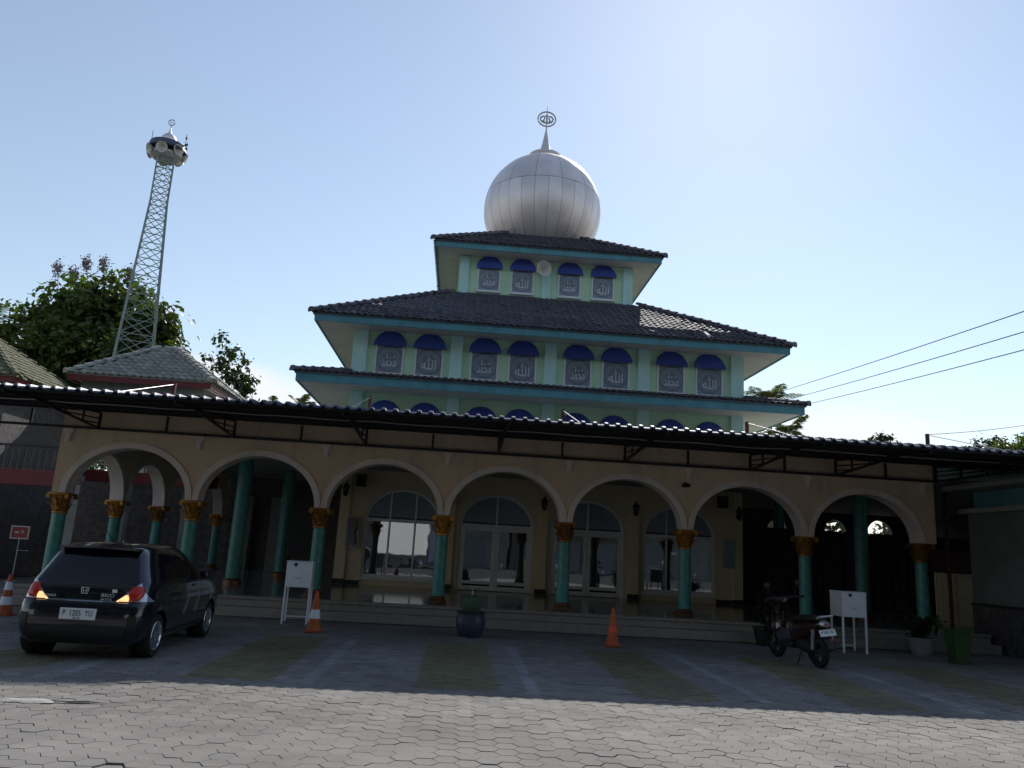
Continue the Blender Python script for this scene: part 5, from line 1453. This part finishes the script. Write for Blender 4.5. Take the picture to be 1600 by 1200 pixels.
for (wx, wy) in WHEELS:
    s = 1 if wx > 0 else -1
    X0 = CARX+wx; Y0 = CARY+wy; R = 0.285
    ty = MB(); ty.lathe([(R*0.66, -0.085*s), (R*0.93, -0.09*s), (R, -0.065*s), (R, 0.065*s), (R*0.93, 0.09*s), (R*0.66, 0.082*s)], (X0, Y0, R+0.003), 36, axis='x', cap=False)
    wh = ty.build('wheel', M['rubber'], car, smooth=True, angle=40)
    rm = MB(); rm.lathe([(R*0.68, 0.082*s), (R*0.66, 0.090*s), (R*0.60, 0.075*s), (R*0.56, 0.03*s)], (X0, Y0, R+0.003), 36, axis='x', cap=False)
    for k in range(10):
        a = 2*pi*k/10; u = Vector((0, cos(a), sin(a)))
        rm.bar(Vector((X0+0.066*s, Y0, R+0.003))+u*0.03, Vector((X0+0.078*s, Y0, R+0.003))+u*R*0.63, 0.022, 0.020, up=(1,0,0))
    rm.lathe([(0.045, 0.055*s), (0.045, 0.078*s), (0.03, 0.084*s)], (X0, Y0, R+0.003), 16, axis='x')
    rm.build('rim', M['rim'], wh, smooth=True, angle=30)
    dk = MB(); dk.lathe([(R*0.6, 0.0), (R*0.6, 0.02*s)], (X0, Y0, R+0.003), 24, axis='x'); dk.build('brake_drum', M['black'], wh)
    wl_ = MB(); wl_.lathe([(0.33, -0.155*s), (0.33, -0.15*s)], (X0, Y0, 0.29), 24, axis='x'); wl_.build('wheel_well', M['plastic'], car)
for sgn in (-1, 1):     # door mirrors, door seams, handles
    b_ = MB(); b_.box(CARX+sgn*0.90-0.08, CARX+sgn*0.90+0.08, CARY+2.22, CARY+2.34, 0.99, 1.12, 0.03); b_.build('door_mirror', M['carpaint'], car, smooth=True, angle=40)
    for y in (1.45, 2.28):
        p = car_pt(ang_y(y-0.28, 0.90, sgn), 0.90); b_ = MB(); b_.box(CARX+p.x-0.012, CARX+p.x+0.012, CARY+y-0.36, CARY+y-0.2, 0.885, 0.915, 0.006); b_.build('door_handle', M['carpaint'], car)
car.rotation_euler = (0, 0, radians(1.5))

# ------------------------------------------------------------------ motorcycle (scooter), tail towards the camera
bk = thing('motorcycle', (0, 0, 0), 'black scooter with dark maroon flanks parked tail-out before the right steps', 'motorcycle')
def T(p): return p
# local frame: y forwards, x right, origin on the ground under the rear axle
RW = 0.27; AX0, AX1 = (0, 0.0, RW), (0, 1.27, RW)
for (nm_, c) in (('rear_wheel', AX0), ('front_wheel', AX1)):
    b_ = MB(); b_.lathe([(0.19, -0.04), (0.25, -0.045), (RW, -0.015), (RW, 0.015), (0.25, 0.045), (0.19, 0.04)], c, 32, axis='x', cap=False); wv = b_.build(nm_, M['rubber'], bk, smooth=True)
    b_ = MB(); b_.lathe([(0.195, -0.03), (0.18, -0.035), (0.165, 0.0), (0.18, 0.035), (0.195, 0.03)], c, 28, axis='x', cap=False)
    for k in range(5):
        a = 2*pi*k/5; b_.bar(Vector(c)+Vector((0,cos(a)*0.03,sin(a)*0.03)), Vector(c)+Vector((0,cos(a)*0.175,sin(a)*0.175)), 0.03, 0.02, up=(1,0,0))
    b_.lathe([(0.045,-0.045),(0.045,0.045)], c, 12, axis='x'); b_.build('rim', M['black'], wv)
def loft(name, m_, secs, parent=bk, n=14, e=2.6):
    """secs: (y, z centre, half width, half height)"""
    b_ = MB(); V = []
    for (y, z, w_, h_) in secs:
        for k in range(n):
            a = 2*pi*k/n; cx_, sz_ = cos(a), sin(a); r = (abs(cx_)**e+abs(sz_)**e)**(-1/e); V.append((cx_*r*w_, y, z+sz_*r*h_))
    F = [(i*n+k, i*n+(k+1)%n, (i+1)*n+(k+1)%n, (i+1)*n+k) for i in range(len(secs)-1) for k in range(n)]
    F += [tuple(range(n-1,-1,-1)), tuple((len(secs)-1)*n+k for k in range(n))]
    b_.raw(V, F); return b_.build(name, m_, parent, smooth=True, angle=45)
loft('tail_body', M['bikered'], [(-0.30,0.70,0.04,0.03),(-0.24,0.69,0.075,0.06),(-0.05,0.64,0.12,0.10),(0.25,0.58,0.15,0.15),(0.48,0.52,0.15,0.18),(0.58,0.45,0.12,0.16)])
loft('seat', M['leather'], [(-0.26,0.765,0.06,0.025),(-0.15,0.775,0.12,0.05),(0.1,0.755,0.14,0.055),(0.35,0.735,0.135,0.05),(0.58,0.72,0.10,0.04),(0.66,0.70,0.05,0.02)])
loft('floorboard', M['plastic'], [(0.52,0.30,0.14,0.06),(0.7,0.28,0.17,0.04),(0.9,0.30,0.17,0.05),(0.98,0.40,0.15,0.1)])
b_ = MB()        # leg shield: leaning panel
V = []
for (y, z, w_) in ((0.97,0.32,0.15),(1.03,0.5,0.20),(1.02,0.7,0.20),(0.98,0.88,0.15),(0.94,0.97,0.10)):
    for k in range(7):
        u = k/6*2-1; V.append((u*w_, y+0.09*(1-u*u), z))
b_.raw(V+[(p[0],p[1]-0.03,p[2]) for p in V], [(j*7+i,j*7+i+1,(j+1)*7+i+1,(j+1)*7+i) for j in range(4) for i in range(6)]+[(35+j*7+i,35+(j+1)*7+i,35+(j+1)*7+i+1,35+j*7+i+1) for j in range(4) for i in range(6)])
b_.build('leg_shield', M['bikered'], bk, smooth=True)
loft('handlebar_cowl', M['bikered'], [(0.86,0.98,0.05,0.03),(0.92,1.0,0.13,0.06),(1.0,0.99,0.14,0.065),(1.07,0.96,0.08,0.05)])
b_ = MB(); b_.tube([(-0.34,0.80,1.02),(-0.2,0.88,1.02),(0.2,0.88,1.02),(0.34,0.80,1.02)], 0.015, 8); b_.build('handlebar', M['black'], bk)
for s in (-1, 1):
    b_ = MB(); b_.tube([(s*0.36,0.78,1.02),(s*0.24,0.85,1.02)], 0.02, 8); b_.build('grip', M['rubber'], bk)
    b_ = MB(); b_.tube([(s*0.22,0.88,1.03),(s*0.27,0.84,1.20)], 0.007, 6); mo = b_.build('mirror_stalk', M['black'], bk)
    b_ = MB(); b_.lathe([(0.0,-0.02),(0.05,-0.012),(0.06,0.0),(0.055,0.008),(0,0.008)], (s*0.29,0.83,1.24), 16, axis='y', cap=False); b_.build('mirror', M['plastic'], mo, smooth=True)
    b_ = MB(); b_.tube([(s*0.075,1.22,RW),(s*0.06,1.02,0.78)], 0.02, 8); b_.build('fork_leg', M['chrome'], bk)
    b_ = MB(); b_.tube([(s*0.10,-0.02,0.30),(s*0.10,-0.10,0.60)], 0.028, 8); b_.build('shock_absorber', M['steel'], bk)
b_ = MB()
V = []
for k in range(11):
    a = radians(lerp(20,165,k/10)); 
    for i in range(5): u = i/4*2-1; V.append((u*0.062, 1.27+cos(a)*0.30, RW+sin(a)*0.30+0.015*(1-u*u)))
b_.raw(V, [(j*5+i,j*5+i+1,(j+1)*5+i+1,(j+1)*5+i) for j in range(10) for i in range(4)]); b_.build('front_mudguard', M['bikered'], bk, smooth=True, fixn=False)
b_ = MB(); V = []
for k in range(7):
    u = k/6; y = lerp(-0.16,-0.42,u); z = lerp(0.64,0.34,u**1.3); w_ = lerp(0.09,0.06,u)
    V += [(-w_,y,z),(w_,y,z)]
b_.raw(V+[(p[0],p[1]+0.015,p[2]-0.01) for p in V], [(2*i,2*i+1,2*i+3,2*i+2) for i in range(6)]+[(14+2*i,14+2*i+2,14+2*i+3,14+2*i+1) for i in range(6)]); b_.build('rear_mudguard', M['plastic'], bk)
loft('tail_lamp', M['clearlens'], [(-0.335,0.69,0.05,0.02),(-0.31,0.69,0.075,0.035),(-0.26,0.70,0.085,0.045)])
loft('brake_lens', M['signred'], [(-0.350,0.695,0.03,0.012),(-0.335,0.695,0.042,0.018)])
b_ = MB(); V = []
PN = Vector((0,-0.85,0.53)).normalized()
def PP(x, h, d): q = Vector((0,-0.335,0.57))+Vector((1,0,0))*x+Vector((0,-0.40,-0.92)).normalized()*(-h)+Vector((0,-0.92,0.40))*d; return q
b_.raw([PP(-0.135,-0.05,0),PP(0.135,-0.05,0),PP(0.135,0.05,0),PP(-0.135,0.05,0),PP(-0.135,-0.05,0.006),PP(0.135,-0.05,0.006),PP(0.135,0.05,0.006),PP(-0.135,0.05,0.006)], [(0,3,2,1),(4,5,6,7),(0,1,5,4),(1,2,6,5),(2,3,7,6),(3,0,4,7)])
pb = b_.build('number_plate', M['plate'], bk)
q = PP(0, 0.008, 0.008); text_part('plate_lettering', 'P 5431 ZU', 0.062, M['ink'], pb, q, (pi/2-0.41, 0, 0), (0.78, 1))
b_ = MB(); b_.bar((0,-0.40,0.47),(0,-0.42,0.465),0.07,0.03); b_.build('reflector', M['signred'], bk)
b_ = MB(); b_.tube([(0.13,0.35,0.26),(0.15,0.1,0.24),(0.155,-0.05,0.28)], 0.02, 8); b_.tube([(0.155,-0.02,0.27),(0.16,-0.32,0.38)], [0.05,0.055], 14); b_.build('exhaust', M['black'], bk, smooth=True, angle=40)
loft('engine', M['plastic'], [(-0.08,0.30,0.09,0.07),(0.15,0.30,0.12,0.11),(0.42,0.34,0.11,0.12)])
b_ = MB(); b_.tube([(0.12,-0.28,0.80),(0.11,-0.36,0.82),(-0.11,-0.36,0.82),(-0.12,-0.28,0.80)], 0.014, 8); b_.build('grab_rail', M['rod'], bk)
b_ = MB(); b_.tube([(-0.08,0.35,0.22),(-0.22,0.30,0.02)], 0.012, 6); b_.build('side_stand', M['black'], bk)
bk.location = (6.42, 13.66, 0); bk.rotation_euler = (0, radians(-7), radians(7)); bk.scale = (1.1, 1.1, 1.1)

# ------------------------------------------------------------------ street behind the camera, seen in the glass; tree row and road added to cut fill light
rd = MB(); rd.face([(-200,-17.5,-0.012),(200,-17.5,-0.012),(200,2.6,-0.012),(-200,2.6,-0.012)]); tag(rd.build('street', M['asphalt']), kind='structure')  # unseen dark road, put in to weaken bounce light on the front
t = thing('covered_truck', (-4.2, -9.0, 0), 'white covered truck on the street, seen only as a bright reflection in the left window', 'truck')
b_ = MB(); b_.box(-6.3,-2.2,-10.4,-8.0,0.95,3.9,0.12); b_.build('cargo_cover', M['truckcover'], t)
b_ = MB(); b_.box(-6.4,-2.1,-10.3,-8.1,0.7,0.94); b_.build('chassis', M['black'], t)
b_ = MB(); b_.prism([(-2.05,0.6),(-0.2,0.6),(-0.15,1.5),(-0.5,2.5),(-2.05,2.55)], -10.25, -8.15); b_.build('cab', M['navy'], t)
b_ = MB(); b_.prism([(-1.5,1.55),(-0.45,1.55),(-0.65,2.35),(-1.5,2.35)], -8.149, -8.13); b_.build('cab_window', M['carglass'], t)
for x in (-5.6,-4.4,-1.0):
    b_ = MB(); b_.lathe([(0.25,-8.15),(0.46,-8.12),(0.48,-8.3),(0.48,-8.4)], (x,0,0.49), 24, axis='y'); b_.build('wheel', M['rubber'], t)
b_ = MB(); b_.box(4.2,5.5,-3.6,-2.6,0.1,1.15,0.05); o = b_.build('green_container', M['greenbin']); tag(o, 'green street container reflected in the left door', 'container')
for i, (x0, x1, h_, m_, lab) in enumerate(((-24,-9,7.5,'shop','long plastered shophouse behind the camera left of the truck'), (-8.8,4.5,6.4,'greywall','grey shophouse behind the camera facing the arcade'), (4.8,15,7.2,'shop','plastered shophouse behind the camera opposite the right door'), (15.3,30,8.0,'greywall','tall grey shophouse behind the camera at the street corner'))):
    t = thing('shophouse', ((x0+x1)/2,-20,0), lab, 'building', 'street fronts behind the camera')
    b_ = MB(); b_.box(x0,x1,-28,-20,0,h_); b_.build('wall', M[m_], t)
    b_ = MB(); b_.prism([(-29,h_),(-19,h_),(-24,h_+2.4)], x0-0.3, x1+0.3, 'yz'); b_.build('roof', M['rust'], t)
    n_ = int((x1-x0)/3.4)
    for k in range(n_):
        xa = x0+0.5+k*(x1-x0-0.6)/n_
        b_ = MB(); b_.box(xa, xa+2.4, -19.99, -19.9, 0.1, 2.8); b_.build('shutter', M['shutter'], t)
        b_ = MB(); b_.box(xa+0.4, xa+1.8, -19.98, -19.93, 4.0, 5.4); b_.build('window', M['carglass'], t)
for i, (x, lab) in enumerate(((-25, 'far left'), (-14.5, 'left'), (-3.5, 'middle'), (7.5, 'right'), (18.5, 'far right'), (29, 'corner'))):  # unseen row, made tall and dense to hold back skylight from the yard
    q = -13.5+0.6*sin(i*2.1)
    tree('sky_blocking_tree', (x, q, 0), 19, [(x,q,16.0,4.6,3.4),(x-3.2,q,12.0,3.8,3.2),(x+3.2,q,11.6,3.8,3.2),(x-1,q+1.5,8.6,3.6,2.4),(x+3.8,q,7.8,2.6,1.8),(x-4.2,q,8.0,2.6,1.8)], 9000, 0.75, lab+' tree of the unseen row added behind the camera to block skylight', M['leafd'], 61+i, 0.35)
# hedge wall of trees round the far grounds
for i, (x, y) in enumerate(((-38,58),(-27,62),(-16,60),(-5,64),(8,66),(20,62),(31,66),(43,70),(54,68))):
    r_ = random.Random(i)
    tree('background_tree', (x, y, 0), 7.5, [(x-2.5,y,3.6,2.8,2.6),(x+2.5,y,3.4,3.0,2.5),(x,y,5.6,2.8,2.0)], 2600, 0.6, ['far leftmost','second','third','fourth','fifth','sixth','seventh','eighth','far rightmost'][i]+' of the low trees behind the mosque grounds, counted from the left', M['leafd'], 70+i, 0.2)
for o in bpy.data.objects:
    if '_org' in o: del o['_org']
